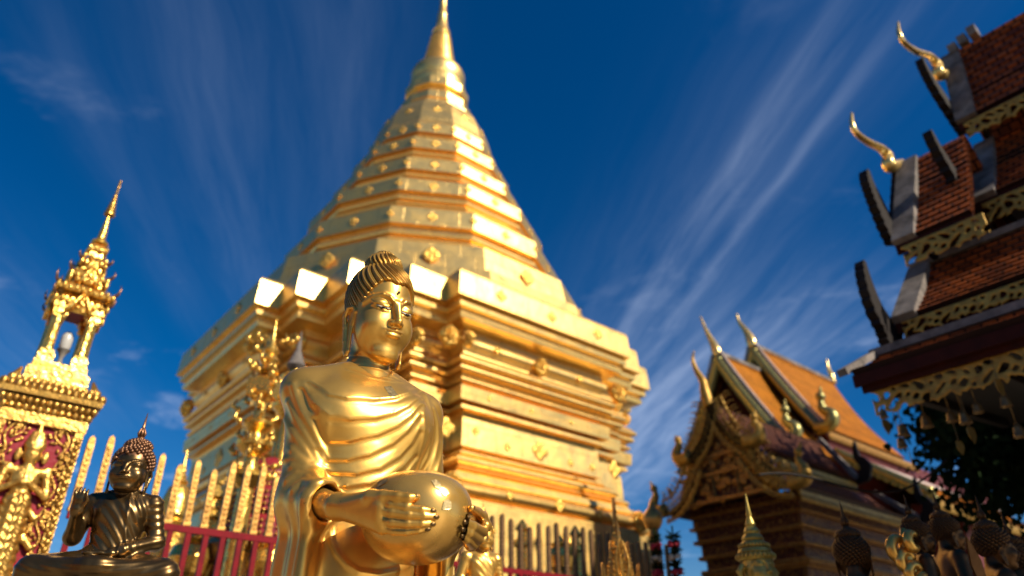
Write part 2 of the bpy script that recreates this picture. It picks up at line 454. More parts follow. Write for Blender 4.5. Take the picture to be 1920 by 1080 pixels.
def rope(P, n=14, amp=.0070):
    A = np.arctan2(P[:, 0], -(P[:, 1]-.022))
    ph = 2*n*A + 270*P[:, 2] + 1.1*np.sin(60*P[:, 2]+3*A)
    w = np.abs(np.cos(ph*.5))
    return amp*(w-.6) + .0014*np.cos(ph*3)
def head_hair(P):
    dd = ell(P, (0,.022,.052), (.0885,.106,.107))
    sh = dd - rope(P)
    hl = hairline(P) - P[:, 2]
    sh = smax(sh - .002*np.exp(-(hl/.012)**2), hl, .010)
    b = ell(P, (0,.030,.152), (.052,.054,.040)) - rope(P, 10, .0065)
    b = smin(b, ell(P, (0,.030,.192), (.024,.024,.009)), .01)
    return smin(sh, b, .004)
def eye_parts(xf, parent, dark, white, s=1.0):
    # a narrow open slit: white tube with a dark iris in the middle
    for sg in (-1, 1):
        w = MB(); w.tube([xf((sg*p[0], p[1]+.0022, p[2])) for p in SLIT], [.0004*s, .0026*s, .0029*s, .0022*s, .0004*s], 8)
        e = w.build('eye', white, parent, True)
        k = MB(); a, b = SLIT[1], SLIT[3]; m = SLIT[2]
        k.tube([xf((sg*(m[0]-.0085), m[1]+.0004, m[2]+.0004)), xf((sg*m[0], m[1]+.0002, m[2])), xf((sg*(m[0]+.007), m[1]+.0034, m[2]+.0012))], [.0016*s, .0030*s, .0016*s], 8)
        k.build('iris', dark, e, True)
M['eye_white'] = diffuse('painted_eye_white', (.62,.56,.45), (.5,.44,.34), 20, .4, 0)
M['eye_dark'] = diffuse('painted_eye_black', (.012,.010,.009), (.008,.007,.006), 20, .3, 0)
# ------------------------------------------------------------------ ground
gm, gnt, gb = new_mat('pale_marble_paving')
gbr = tex(gnt, 'ShaderNodeTexBrick', 1.0); gbr.inputs['Brick Width'].default_value = .4; gbr.inputs['Row Height'].default_value = .4; gbr.offset = 0
gbr.inputs['Color1'].default_value = (.36,.30,.21,1); gbr.inputs['Color2'].default_value = (.42,.36,.26,1); gbr.inputs['Mortar'].default_value = (.25,.21,.16,1); gbr.inputs['Mortar Size'].default_value = .008
gnt.links.new(gbr.outputs[0], gb.inputs['Base Color']); gb.inputs['Roughness'].default_value = .45
g = MB(); g.add([(-900,-900,0),(900,-900,0),(900,900,0),(-900,900,0)], [(0,1,2,3)])
tag(g.build('ground', gm), kind='structure')

# ------------------------------------------------------------------ the chedi
CHX, CHY = -2.34, 16.5
S12 = 1.2
ST0 = [0, .36*S12, .80*S12, 1.58*S12, 2.23*S12]     # steps of the indented corners
HALF = 4.1*S12
def redent_outline():
    q = []                                           # one corner, walking from the E2 side to the E1 side, both measured from the bounding corner
    n = len(ST0)
    for i in range(n):
        b = ST0[n-1-i]; a = ST0[i]
        q.append((a, b)); 
        if i < n-1: q.append((ST0[i+1], b))
    corner = q                                       # (a,b): first (0,bmax) ... last (amax,0)
    pts = []
    L = HALF
    c1 = [(-L+a, -L+b) for a, b in corner]           # near corner (a low, b low)
    def rot(p, k):
        x, y = p
        for _ in range(k): x, y = -y, x
        return (x, y)
    for k in range(4): pts += [rot(p, k) for p in c1]
    return pts
OUTL = redent_outline()
def redent_ring(d):
    n = len(OUTL); res = []
    for i, p in enumerate(OUTL):
        a, b = OUTL[i-1], OUTL[(i+1) % n]
        off = [0, 0]
        for s, e in ((a, p), (p, b)):
            dx, dy = e[0]-s[0], e[1]-s[1]; l = math.hypot(dx, dy)
            off[0] += dy/l*d; off[1] -= dx/l*d
        res.append((p[0]+off[0], p[1]+off[1]))
    return res
chedi = empty('golden_chedi', (CHX, CHY, 0), math.atan2(E1.y, E1.x), 'tall gold plated chedi with stepped square base and ringed spire', 'chedi')
def with_uv(o, scale=1.0):
    me = o.data; uv = me.uv_layers.new(name='UVMap')
    co = np.empty(len(me.vertices)*3, np.float32); me.vertices.foreach_get('co', co); co = co.reshape(-1, 3)
    for p in me.polygons:
        n = p.normal; h = Vector((-n.y, n.x, 0))
        if h.length < 1e-3: h = Vector((1,0,0))
        h.normalize(); w = n.cross(h)
        for li in p.loop_indices:
            c = Vector(co[me.loops[li].vertex_index])
            uv.data[li].uv = (c.dot(h)*scale, c.dot(w)*scale + (0 if abs(w.z) > .3 else 0))
def ring_sweep(name, prof, ringf, mat, parent, top=False, bottom=False):
    rings = [[(x, y, z) for x, y in ringf(d)] for z, d in prof]
    n = len(rings[0]); vs = [v for r in rings for v in r]; fs = []
    for i in range(len(rings)-1):
        for k in range(n):
            a, b = i*n+k, i*n+(k+1) % n
            fs.append((a, b, b+n, a+n))
    if top: fs.append(tuple(range(n)))
    if bottom: fs.append(tuple((len(rings)-1)*n+k for k in range(n-1, -1, -1)))
    mb = MB(); mb.add(vs, fs); o = mb.build(name, mat, parent); with_uv(o); return o
def torus_prof(z0, z1, d, bulge, n=5):
    return [(z0+(z1-z0)*k/n, d+bulge*math.sin(math.pi*k/n)) for k in range(n+1)]
H0 = CAMH
# profile pieces: heights above eye level, offset from the outer line (negative = set back)
cornice = [(7.35,-1.3),(7.10,-.62),(6.92,-.42),(6.90,-.04),(6.84,-.012),(6.40,.015),(6.33,.02),(6.33,-.09),(6.30,-.09),(6.24,-.06),(6.17,-.07),(6.14,-.16),(6.10,-.16),(6.06,-.13),(5.98,-.15),(5.94,-.44)]
frieze = [(5.94,-.44),(5.80,-.44)] + torus_prof(5.80, 5.56, -.44, .07) + [(5.50,-.47),(5.46,-.47)]
neck = [(5.46,-.47),(5.40,-.36),(5.33,-.31),(5.31,-.28)] + torus_prof(5.31, 5.22, -.29, .03, 3) + [(5.20,-.38),(5.17,-.38)] + torus_prof(5.17, 5.07, -.34, .03, 3) + [(5.05,-.44),(4.98,-.47),(4.97,-.40)] + torus_prof(4.97, 4.89, -.41, .03, 3) + [(4.86,-.52),(4.81,-.54),(4.80,-.37),(4.55,-.39),(4.54,-.56),(4.49,-.58),(4.48,-.46),(4.42,-.46),(4.41,-.6),(4.31,-.62)]
panel = [(4.31,-.62),(4.30,-.57),(3.78,-.55)]
foot = [(3.78,-.55),(3.77,-.64),(3.70,-.66),(3.69,-.58)] + torus_prof(3.69, 3.62, -.58, .03, 3) + [(3.61,-.64),(3.56,-.62)] + torus_prof(3.56, 3.40, -.52, .07, 5) + [(3.39,-.58),(3.34,-.56),(3.30,-.50),(3.28,-.44),(3.26,-.52),(3.22,-.54),(3.20,-.42),(3.08,-.35),(3.06,-.40)] + torus_prof(3.04, 2.82, -.38, .10, 5) + [(2.80,-.44),(2.77,-.46),(2.765,-.34)]
base = [(2.765,-.34),(1.9,-.30),(1.88,-.22),(1.6,-.2),(1.58,-.05),(1.2,0),(1.18,.25),(.6,.3),(.58,.6),(-CAMH-.02,.62)]
def P(pr): return [(z+H0, d) for z, d in pr]
foot = [(z, d+.22*min(1, (3.78-z)/.5)) for z, d in foot]
base = [(z, d+.26) for z, d in base]
for nm, pr in (('cornice', cornice), ('frieze', frieze), ('neck_molding', neck), ('waist_panel', panel), ('foot_molding', foot), ('plinth', base)):
    o = ring_sweep(nm, P(pr), redent_ring, M['plate'], chedi, top=(nm == 'cornice'))
def gon_ring(n, rot):
    def f(r): return [(r*math.cos(rot+2*math.pi*k/n), r*math.sin(rot+2*math.pi*k/n)) for k in range(n)]
    return f
g12 = gon_ring(12, R(15))
bands = [(8.20,7.45,4.22,4.36),(9.52,9.05,3.55,3.58),(10.65,10.28,3.12,3.14),(11.68,11.29,2.63,2.66),(12.71,12.33,2.20,2.24),(13.57,13.19,1.84,1.87)]
nxt_top = None
for i, (zt, zb, rt, rb) in enumerate(bands):
    # the band itself, its gold underside mouldings, then the sloping shoulder onto the band below
    if i == 0: pr = [(zt,rt-.25),(zt,rt),(zb,rb),(zb-.01,rb+.22),(6.95,4.72),(6.8,4.74)]
    else:
        zl, rl = bands[i-1][0], bands[i-1][2]; gap = zb-zl
        pr = [(zt+.02,rt-.25),(zt,rt),(zt-.05,rt+.015),(zb,rb),(zb-.005,rb-.13),(zb-gap*.16,rb-.14),(zb-gap*.165,rb-.05)] + [(zb-gap*.23,rb-.03),(zb-gap*.29,rb-.05)] + [(zb-gap*.295,rb-.16),(zb-gap*.42,rb-.16),(zb-gap*.43,rb-.02)] + [(zb-gap*.47,rb+.0),(zb-gap*.5,rb-.01),(zb-gap*.51,rb-.06),(zl+.03,rl-.14),(zl,rl-.13)]
    ring_sweep('tier', P(pr), g12, M['plate'], chedi, top=True)
ring_sweep('bell', P([(14.95,1.22),(14.75,1.42),(14.55,1.52),(14.2,1.64),(13.8,1.74),(13.62,1.80),(13.55,1.7)]), g12, M['plate'], chedi, top=True)
def lathe_part(name, prof, n=40, mat=None, rot=0.0, smooth=35):
    mb = MB(); mb.lathe([(r, z+H0) for r, z in prof], n=n, rot=rot); o = mb.build(name, mat or M['plate'], chedi, smooth=smooth); with_uv(o); return o
lathe_part('throne_molding', [(1.18,14.9),(1.2,15.05),(1.0,15.1),(1.0,15.22),(1.08,15.24),(1.08,15.5),(.96,15.55),(.84,15.85),(.98,15.9),(1.0,16.15),(.88,16.2),(.88,16.3)], 12, M['plate'], R(15), False)
sp = [(.86,16.25)] + [(.86+.03*math.sin(math.pi*k/5), 16.3+.24*k/5) for k in range(6)] + [(.78,16.6),(.80,16.7),(.84,16.78),(.84,17.05),(.80,17.16)]
lathe_part('spire_collar', sp, 40, M['plate'])
rg = []
nr = 15
for k in range(nr):
    t = k/(nr-1.0); z = 17.16+1.62*k/nr; r = .60-.26*t**.8
    rg += [(r-.035, z), (r+.01, z+.022), (r+.01, z+.065), (r-.03, z+.09)]
lathe_part('spire_rings', rg, 40, M['plate'])
lathe_part('spire_tip', [(.35,18.78),(.30,18.86),(.27,19.04),(.30,19.08),(.25,19.2),(.20,19.45),(.155,19.9),(.17,19.95),(.14,20.05),(.105,20.6),(.12,20.65),(.09,20.75),(.06,21.4),(.02,22.4),(.004,22.6)], 24, M['plate'])

# low-relief gold rosettes riveted onto the plates
def rosette_mesh(name, r, th, seed, square=False):
    rnd = random.Random(seed); mb = MB()
    for k in range(4):
        a = k*math.pi/2
        mb.ball((math.cos(a)*r*.55, 0, math.sin(a)*r*.55), (r*.42, th, r*.42), 8, 5)
    for k in range(4):
        a = math.pi/4+k*math.pi/2; q = .62 if square else .42
        mb.ball((math.cos(a)*r*q, 0, math.sin(a)*r*q), (r*.25, th*.8, r*.25), 7, 4)
    for k in range(18):
        a = rnd.uniform(0, 6.28); q = rnd.uniform(.1, .8)*r
        mb.ball((math.cos(a)*q, -th*.6, math.sin(a)*q), (r*.13, th*.8, r*.13), 6, 4)
    mb.ball((0, -th*.6, 0), (r*.24, th, r*.24), 8, 5)
    me = bpy.data.meshes.new(name); me.from_pydata(mb.v, [], mb.f)
    me.polygons.foreach_set('use_smooth', [True]*len(me.polygons)); me.materials.append(M['bright']); return me
ROS = [rosette_mesh('rosette', 1, .09, 3), rosette_mesh('rosette_square', 1, .08, 4, True), rosette_mesh('rosette_lump', 1, .45, 6, True)]
def rosette(x, y, z, nx, ny, r, kind=0, tilt=0.0):
    o = bpy.data.objects.new('rosette', ROS[kind]); col.objects.link(o); o.parent = chedi
    o.location = (x, y, z+H0); o.scale = (r, r, r)
    o.rotation_euler = (tilt, 0, math.atan2(ny, nx)+math.pi/2)
L = HALF; mainh = HALF-ST0[-1]
for k, (nx, ny) in enumerate(((0,-1), (-1,0))):
    tx, ty = -ny, nx
    def put(s, z, d, r, kind=0):
        rosette(nx*(L+d)+tx*s, ny*(L+d)+ty*s, z, nx, ny, r, kind)
    for s in (-.5, .5): put(s*mainh*1.15, 6.6, .02, .13)
    put(-mainh*.0, 6.58, .02, .12)
    for s in (-.97, 0, .97): put(s*mainh, 5.62, -.37, .24 if s else .20, 2)
    for s in (-.48, .48): put(s*mainh, 5.66, -.36, .08)
    for s in (-.9, .05, .95): put(s*mainh, 4.02, -.55, .2)
    for s in (-.62, -.3, .4, .66): put(s*mainh, 4.0+.14*math.sin(s*9), -.55, .085)
    for s in (-.98, .98): put(s*mainh, 2.93, -.08, .22, 2)
    for s in (-.45, .05, .5): put(s*mainh, 2.93, -.06, .13 if s == .05 else .085)
    for s in (-.62, .1, .7): put(s*mainh, 2.33, -.06, .18 if s == .1 else .1)
    for s in (-.55, -.1, .35): put(s*mainh, 4.68, -.38, .06)
    for i in range(4):                              # frieze lumps on the stepped corners
        for sg in (-1, 1):
            b = ST0[i+1]; a = (ST0[3-i]+ST0[4-i])/2
            rosette(nx*(L-.40-b)+tx*sg*(L-a-.0), ny*(L-.40-b)+ty*sg*(L-a), 5.62, nx, ny, .17, 2)
for i, (zt, zb, rt, rb) in enumerate(bands):
    for j in range(12):
        a = R(30*j); nx, ny = math.cos(a), math.sin(a)
        if not (150 < (30*j) % 360 < 345): continue
        ap = math.cos(R(15))
        rosette(nx*(rb*ap+.0), ny*(rb*ap+.0), (zt+zb)/2, nx, ny, (.12 if i else .19), 1 if i == 0 else 0)
        aa = a+R(15)
        if i: rosette(math.cos(aa)*(rb+.0), math.sin(aa)*(rb+.0), (zt+zb)/2, math.cos(aa), math.sin(aa), .09, 0)
for j in range(12):
    a = R(30*j)
    if 150 < (30*j) % 360 < 345: rosette(math.cos(a)*1.58, math.sin(a)*1.58, 14.25, math.cos(a), math.sin(a), .13, 0)
# ------------------------------------------------------------------ the standing golden Buddha with the alms bowl
SYAW = R(33); ST_POS = Vector((-.384, 1.791, -.658+CAMH))
st = empty('standing_buddha', (ST_POS.x, ST_POS.y, 0), SYAW, 'large gold standing Buddha statue in a draped robe holding an alms bowl', 'statue')
ZB = ST_POS.z
SM = Matrix.Translation(ST_POS) @ Matrix.Rotation(SYAW, 4, 'Z'); SMI = SM.inverted()
def sray(u, v):                      # sight line of a picture point in the statue's own frame
    o = SMI @ Vector((0, 0, CAMH)); d = (SMI.to_3x3() @ ray(u, v)).normalized(); return o, d
def on_body(uvs, fn, r=0.0):         # where those lines meet a surface of the statue: guides for folds and fingers
    res = []
    for u, v in uvs:
        o, d = sray(u, v); t = 1.2
        for _ in range(90):
            q = o+d*t; e = float(fn(np.array([q], f32))[0]) - r
            t += e*.8
            if abs(e) < 2e-4 or t > 3: break
        res.append(tuple(o+d*t))
    return res
HP, HPITCH = (.006, -.026, 1.579), 11.0
HM = rotm(0, 0, 7) @ rotm(HPITCH, 0, 0) @ rotm(0, -2, 0)
def to_head(P): return (P - V3(*HP)) @ HM           # rows times matrix = inverse rotation
def from_head(p): return tuple(HM @ V3(*p) + V3(*HP))
def shift(p): return Vector((p[0], p[1], p[2]+ZB))
BC, BR = (.038, -.275, .993), .118
BT, BB = .092, .094                  # bowl: full round below, squarer shoulders above
def bowl_f(P):
    q = P-V3(*BC); rho = np.sqrt(q[:, 0]**2+q[:, 1]**2)/BR; z = q[:, 2]
    up = z > 0
    k = np.where(up, (rho**2.7+np.abs(z/BT)**2.7+1e-9)**(1/2.7), (rho**2.1+np.abs(z/BB)**2.1+1e-9)**(1/2.1))
    return (k-1)*.094
def torso0(P):
    d = ell(P, (0,.0,1.25), (.168,.108,.165))
    d = smin(d, ell(P, (0,.0,1.07), (.138,.098,.17)), .08)
    d = smin(d, ell(P, (0,.005,.91), (.162,.115,.16)), .08)
    d = smin(d, ell(P, (0,.0,.45), (.165,.12,.55)), .08)
    for s in (-1, 1):
        d = smin(d, cone(P, (s*.05,.015,1.385), (s*.165,.012,1.335), .052, .056), .05)
        d = smin(d, ell(P, (s*.075,-.055,1.275), (.085,.055,.075)), .05)
    return d
RE, RWD = V3(-.142,-.03,1.058), V3(-.112,-.185,1.022)     # right elbow, direction of the forearm
def arm_r0(P):
    d = cone(P, (-.148,.010,1.332), tuple(RE), .055, .047)
    ax = (RWD-RE)/np.linalg.norm(RWD-RE)
    f = cone(P, tuple(RE), tuple(RWD), .048, .047)
    f = smax(f, (P-RE) @ ax - .115, .008)
    return smin(d, f, .05)
def arm_l0(P):
    d = cone(P, (.165,.012,1.330), (.205,.02,1.06), .057, .050)
    return smin(d, cone(P, (.205,.02,1.055), (.215,-.09,1.02), .050, .048), .05)
def drapes(P):
    # cloth hanging from the two forearms, with vertical flutes
    w = .006*np.sin(P[:, 1]*95+P[:, 2]*3) + .004*np.sin(P[:, 1]*41+1.0)
    q = P.copy(); q[:, 0] += w + .012*ss(1.05-P[:, 2], 0, .5)
    zc_ = .62
    d = rbox(q, (-.142,-.068,zc_), (.020,.078,.43), .02)
    w2 = .005*np.sin(P[:, 1]*90)
    q = P.copy(); q[:, 0] += w2
    d2 = rbox(q, (.205,-.03,zc_-.02), (.018,.085,.40), .018)
    return np.minimum(d, d2)
def robe0(P):
    t = smin(torso0(P), arm_r0(P), .028)
    t = smin(t, arm_l0(P), .028)
    return smin(t, drapes(P), .05)
def sc_z(u, v): return (u/2.454+480, v/2.454+640)
def foldset(lst): return [[sc_z(*p) for p in l] for l in lst]
FOLDS = foldset([
 [(255,190),(300,215),(335,245),(420,262),(540,268),(640,260),(700,240),(742,222)],
 [(225,215),(262,290),(330,350),(430,358),(550,352),(640,330),(700,300),(752,262)],
 [(290,350),(308,420),(335,458),(430,458),(560,430),(650,390),(710,345),(758,290)],
 [(300,500),(330,545),(420,545),(520,522),(630,470),(700,410),(752,340)],
 [(300,575),(345,602),(460,610),(570,585),(660,530),(715,470),(748,410)],
 [(330,655),(420,668),(520,655),(600,632),(680,575),(730,520)],
 [(700,605),(740,540),(765,470),(775,400),(770,330),(765,270)],
 [(748,600),(785,530),(805,455),(812,390),(800,310),(780,250)],
 [(792,600),(822,530),(838,460),(836,380),(815,310)],
 [(830,600),(850,530),(856,460),(850,400)],
 [(725,600),(765,500),(790,420)],
 # neckline pleats
 [(330,98),(420,130),(520,165),(620,185),(680,190)],[(360,90),(440,112),(540,150),(640,178)],[(400,88),(480,105),(570,140),(650,168)],[(440,92),(520,100),(600,130),(655,155)],
 # right sleeve
 [(170,200),(185,260),(215,330),(255,400),(290,470),(310,540)],
 [(150,280),(180,350),(220,420),(262,490),(292,570),(302,610)],
 [(135,360),(175,430),(225,500),(262,560),(290,620)],
 [(125,450),(165,500),(215,550),(255,590),(285,640)],
 [(130,545),(180,540),(225,560),(265,600),(300,650),(330,680)],
 [(115,600),(165,575),(215,585),(262,625),(305,672)],
 [(140,640),(185,612),(230,618),(275,655),(320,690)],
 [(170,680),(215,645),(262,652),(305,690)],
 [(300,330),(330,380),(325,430)],[(255,255),(300,320),(335,345)],
])
FP = [on_body(l, robe0) for l in FOLDS]
FAMP = [.0044]*11 + [.0014]*4 + [.0098]*8 + [.003]*2
HEM_R = on_body([sc_z(*p) for p in [(236,800),(232,760),(245,715),(275,685),(320,680),(362,695)]], robe0)
def robe_f(P):
    d = robe0(P)
    near = np.abs(d) < .03
    if near.any():
        Q = P[near]; e = np.zeros(len(Q), f32)
        for k, (pts, a) in enumerate(zip(FP, FAMP)):
            pts3 = np.array(pts, f32); lo_, hi_ = pts3.min(0)-.05, pts3.max(0)+.05
            m = ((Q > lo_) & (Q < hi_)).all(1)
            if not m.any(): continue
            q = Q[m]; r = polyd(q, pts)
            g = np.exp(-(r/.0036)**2)
            if k < 6:
                up = np.interp(q[:, 0], *zip(*sorted((p[0], p[2]) for p in pts))) - q[:, 2]
                s_ = ss(up, -.004, .004)                  # below the fold the cloth drops back
                e[m] += a*.75*g + a*.55*np.exp(-(r/.020)**2)*(1-s_) - a*.30*np.exp(-((r-.010)/.007)**2)*s_
            elif a < .003: e[m] += a*g
            else: e[m] += a*.55*g + a*.65*np.exp(-(r/.0095)**2)
        r = polyd(Q, HEM_R); e += .004*np.exp(-(r/.005)**2)
        d = d.copy(); d[near] -= e
    # open neck of the robe and the sleeve mouths
    d = smax(d, -cone(P, (0,.012,1.62), (0,-.004,1.388), .07, .057), .004)
    d = smax(d, -(P[:, 2]-.18)*1.0, .01)
    d = smax(d, -cone(P, tuple(RE+(RWD-RE)*.35), tuple(RE+(RWD-RE)*1.5), .038, .041), .005)
    d = smax(d, -cone(P, (.213,-.075,1.02), (.215,-.2,.99), .038, .05), .005)
    return d
# the sash edge crossing the hip below the bowl
HIP = on_body([sc_z(*p) for p in [(338,865),(345,920),(372,975),(420,1030),(470,1062),(560,1076),(640,1060),(700,1030),(716,1005)]], torso0)
robe_f0 = robe_f
def robe_g(P):
    d = robe_f0(P); r = polyd(P, HIP)
    return d - .006*np.exp(-(r/.006)**2) - .004*ss(.05-np.abs(r-.03), 0, .05)*0
# ---- neck, forearms, hands
def finger(guides, rad, depth, fn=None):
    pts = []
    for (u, v), r, dp in zip(guides, rad, depth):
        if dp is None: pts.append(on_body([(u, v)], bowl_f, r*.72)[0])
        else:
            o, d = sray(u, v); t = (dp-o.y)/d.y; pts.append(tuple(o+d*t))
    return pts
def hz(u, v): return (640+u/4.91, 860+v/4.91)
def path(l): return [hz(*p) for p in l]
RF = [ (path([(360,405),(460,430),(600,452),(740,470),(850,482)]), [.0105,.0098,.0090,.0080,.0062]),
       (path([(355,475),(470,500),(620,520),(760,528),(878,536)]), [.0108,.0100,.0092,.0082,.0064]),
       (path([(350,560),(470,590),(610,600),(740,600),(848,600)]), [.0104,.0096,.0088,.0080,.0062]),
       (path([(380,640),(480,668),(600,676),(710,662),(802,646)]), [.0094,.0086,.0078,.0070,.0056]) ]
RFP = [finger(g, r, [None]*5) for g, r in RF]
RTH = finger(path([(270,360),(390,345),(520,352),(620,362),(695,348)]), [.015,.0125,.0112,.0100,.0070], [None]*5)
RTHR = [.016,.0125,.0112,.0100,.0066]
def mid(a, b, t=.5): return tuple(np.array(a)*(1-t)+np.array(b)*t)
RW = (-.118, -.205, 1.012)              # right wrist
def hand_r(P):
    d = cone(P, tuple(RE+(RWD-RE)*.1), RW, .041, .0245)
    palm = None
    for k, p in enumerate(RFP):
        e = cone(P, mid(RW, p[0], .05), p[0], .019, .0135)
        palm = e if palm is None else smin(palm, e, .014)
    palm = smin(palm, cone(P, mid(RW, RTH[0], .2), RTH[0], .018, .016), .012)
    d = smin(d, palm, .022)
    for p, (g, r) in zip(RFP, RF): d = smin(d, chain(P, p, [x*.93 for x in r], .003), .003)
    d = smin(d, chain(P, RTH, RTHR, .004), .007)
    return d
LF = [ (path([(1275,640),(1325,615),(1250,570),(1150,540)]), [.0105,.0108,.0100,.0072]),
       (path([(1265,700),(1305,672),(1210,620),(1118,580)]), [.0108,.0110,.0102,.0074]),
       (path([(1235,760),(1265,742),(1180,685),(1100,645)]), [.0104,.0106,.0098,.0070]),
       (path([(1190,800),(1212,795),(1155,745),(1098,705)]), [.0094,.0096,.0088,.0064]) ]
LFP = [finger(g, r, [-.245, -.285, None, None]) for g, r in LF]
LTH = finger(path([(1330,620),(1300,530),(1250,490),(1195,455)]), [.013,.0118,.0105,.0075], [-.225, -.255, -.285, None])
LTHR = [.013,.0118,.0106,.0074]
LW = (.225, -.155, 1.0)
def hand_l(P):
    d = cone(P, (.213,-.05,1.03), LW, .036, .024)
    palm = None
    for p in LFP:
        e = cone(P, mid(LW, p[0], .1), p[0], .018, .0130)
        palm = e if palm is None else smin(palm, e, .014)
    palm = smin(palm, cone(P, LW, LTH[0], .017, .014), .012)
    d = smin(d, palm, .02)
    for p, (g, r) in zip(LFP, LF): d = smin(d, chain(P, p, r, .003), .004)
    return smin(d, chain(P, LTH, LTHR, .004), .006)
def neckhead(P):
    d = head_skin(to_head(P))
    n = smin(cone(P, (0,.018,1.54), (0,.012,1.40), .052, .055), cone(P, (0,.012,1.41), (0,.004,1.36), .056, .075), .03)
    for z in (1.425, 1.452): n = n + .0016*np.exp(-((P[:, 2]-z-.25*(P[:, 1]))/.0035)**2)
    return smin(d, n, .012)
def lift(vq): v, q = vq; v = v.copy(); v[:, 2] += ZB; return v, q
for nm, fn, lo_, hi_, kw in (('head', neckhead, (-.115,-.16,1.335), (.115,.14,1.75), dict(slack=.012)), ('hand', hand_r, (-.235,-.44,.90), (.10,-.02,1.09), {}), ('hand', hand_l, (.10,-.45,.88), (.30,.0,1.09), {})):
    V, Q = lift(surface(fn, lo_, hi_, .0021, **kw)); np_mesh(nm, V, Q, M['statue'], st)
V, Q = lift(surface(robe_g, (-.30,-.26,.16), (.30,.18,1.46), .0031, slack=.02))
np_mesh('robe', V, Q, M['statue'], st)
V, Q = surface(head_hair, (-.105,-.105,-.06), (.105,.145,.235), .0014, slack=.012)
V = V @ HM.T.astype(np.float64) + np.array(HP); V[:, 2] += ZB
np_mesh('hair', V, Q, M['hair'], st)
eye_parts(lambda p: shift(from_head(p)), st, M['eye_dark'], M['eye_white'])
b = MB(); b.ball(shift(from_head((0,-.0855,.052))), (.0036,.0024,.0046)); b.build('forehead_mark', M['eye_dark'], st, True)
# alms bowl: hollow, with a rolled rim
b = MB(); n = 60; prof = []
ZT_ = .080
for k in range(25):
    z = -BB*math.cos(math.pi/2*k/24); prof.append((max(.002, BR*max(0, 1-(abs(z)/BB)**2.1)**(1/2.1)), z))
for k in range(1, 15):
    z = ZT_*math.sin(math.pi/2*k/14); prof.append((BR*(1-(z/BT)**2.7)**(1/2.7), z))
rt_, zt_ = prof[-1]
prof += [(rt_-.004, zt_+.003), (rt_-.009, zt_+.001)] + [(max(.002, (rt_-.009)*math.cos(x)), zt_-.002-.15*math.sin(x)) for x in np.linspace(.05, math.pi/2, 12)]
b.lathe(prof, shift(BC), 64); b.build('alms_bowl', M['bowl'], st, True)
# finger nails
for p, r in [(p, rr[-1]) for p, (g, rr) in zip(RFP, RF)] + [(RTH, RTHR[-1])] + [(p, rr[-1]) for p, (g, rr) in zip(LFP, LF)] + [(LTH, LTHR[-1])]:
    a, c = Vector(p[-2]), Vector(p[-1]); t = (c-a).normalized()
    out_ = (c - Vector(BC)).normalized(); out_ = (out_ - t*out_.dot(t)).normalized(); s_ = t.cross(out_)
    b = MB(); b.ball(shift(c - t*.004 + out_*(r*.62)), (r*.72, .0085, r*.5), 10, 6, (s_, t, out_)); b.build('nail', M['bronze'], st, True)
# flakes of gold leaf pressed on by visitors
def flake(uvs, fn, name, mat, seed):
    c = [Vector(p) for p in on_body(uvs, fn, .0012)]
    b = MB(); b.add([shift(p) for p in c], [tuple(range(len(c)))]); o = b.build(name, mat, st, fix=False)
    return o
M['flake'] = metal('silvery_leaf_flake', (.62,.46,.20), .35, (.16,.11,.05), 90, .1, .3, 120, .002)
flake([sc_z(590,208),(622/2.454+480,206/2.454+640),sc_z(652,246),sc_z(620,258)], robe_f, 'gold_leaf_flake', M['flake'], 1)
for k, l in enumerate(([(830,200),(872,190),(905,215),(930,262),(905,292),(860,255)],[(905,292),(935,262),(975,285),(992,318),(960,345),(930,330)],[(945,385),(985,372),(1012,400),(1016,458),(985,470),(928,466)],[(330,215),(385,190),(428,180),(425,212),(370,240),(335,262)])):
    flake(path(l), bowl_f, 'gold_leaf_flake', M['flake'], k)
# lotus pedestal, out of the frame below
b = MB(); b.lathe([(.34,0),(.34,.12),(.30,.14),(.28,.3),(.26,.5),(.30,.62),(.33,.7),(.33,.78),(.29,.82),(.26,ZB+.02),(.10,ZB+.03)], n=40); b.build('pedestal', M['statue'], st, 40)
for s in (-1, 1):
    b = MB(); b.ball((s*.085,-.10,ZB+.05), (.05,.13,.05), 14, 8); b.build('foot', M['statue'], st, True)
# ------------------------------------------------------------------ more materials
M['red'] = diffuse('red_lacquer', (.32,.008,.018), (.22,.005,.012), 6, .45, .35, 18, .01, .25)
M['red_rail'] = diffuse('red_painted_iron', (.22,.004,.010), (.14,.003,.007), 14, .6, .12, 60, .003, .15)
M['relief'] = metal('gilded_relief', (.66,.37,.08), .30, (.38,.19,.035), 14, .1, .5, 45, .012, .8)
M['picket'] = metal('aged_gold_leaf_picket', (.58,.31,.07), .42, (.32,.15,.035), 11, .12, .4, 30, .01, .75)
M['picket_shaded'] = metal('shaded_gold_picket', (.17,.085,.028), .45, (.09,.045,.016), 11, .1, .3, 40, .008, .5)  # same gold pickets farther along the fence, with shade put into the colour
M['stone'] = diffuse('grey_cement', (.30,.27,.23), (.17,.15,.13), 7, .8, .3, 40, .006)
M['white_glass'] = diffuse('white_lamp_glass', (.50,.48,.44), (.42,.40,.37), 6, .25, 0)
GM = (E1, E2, UP)
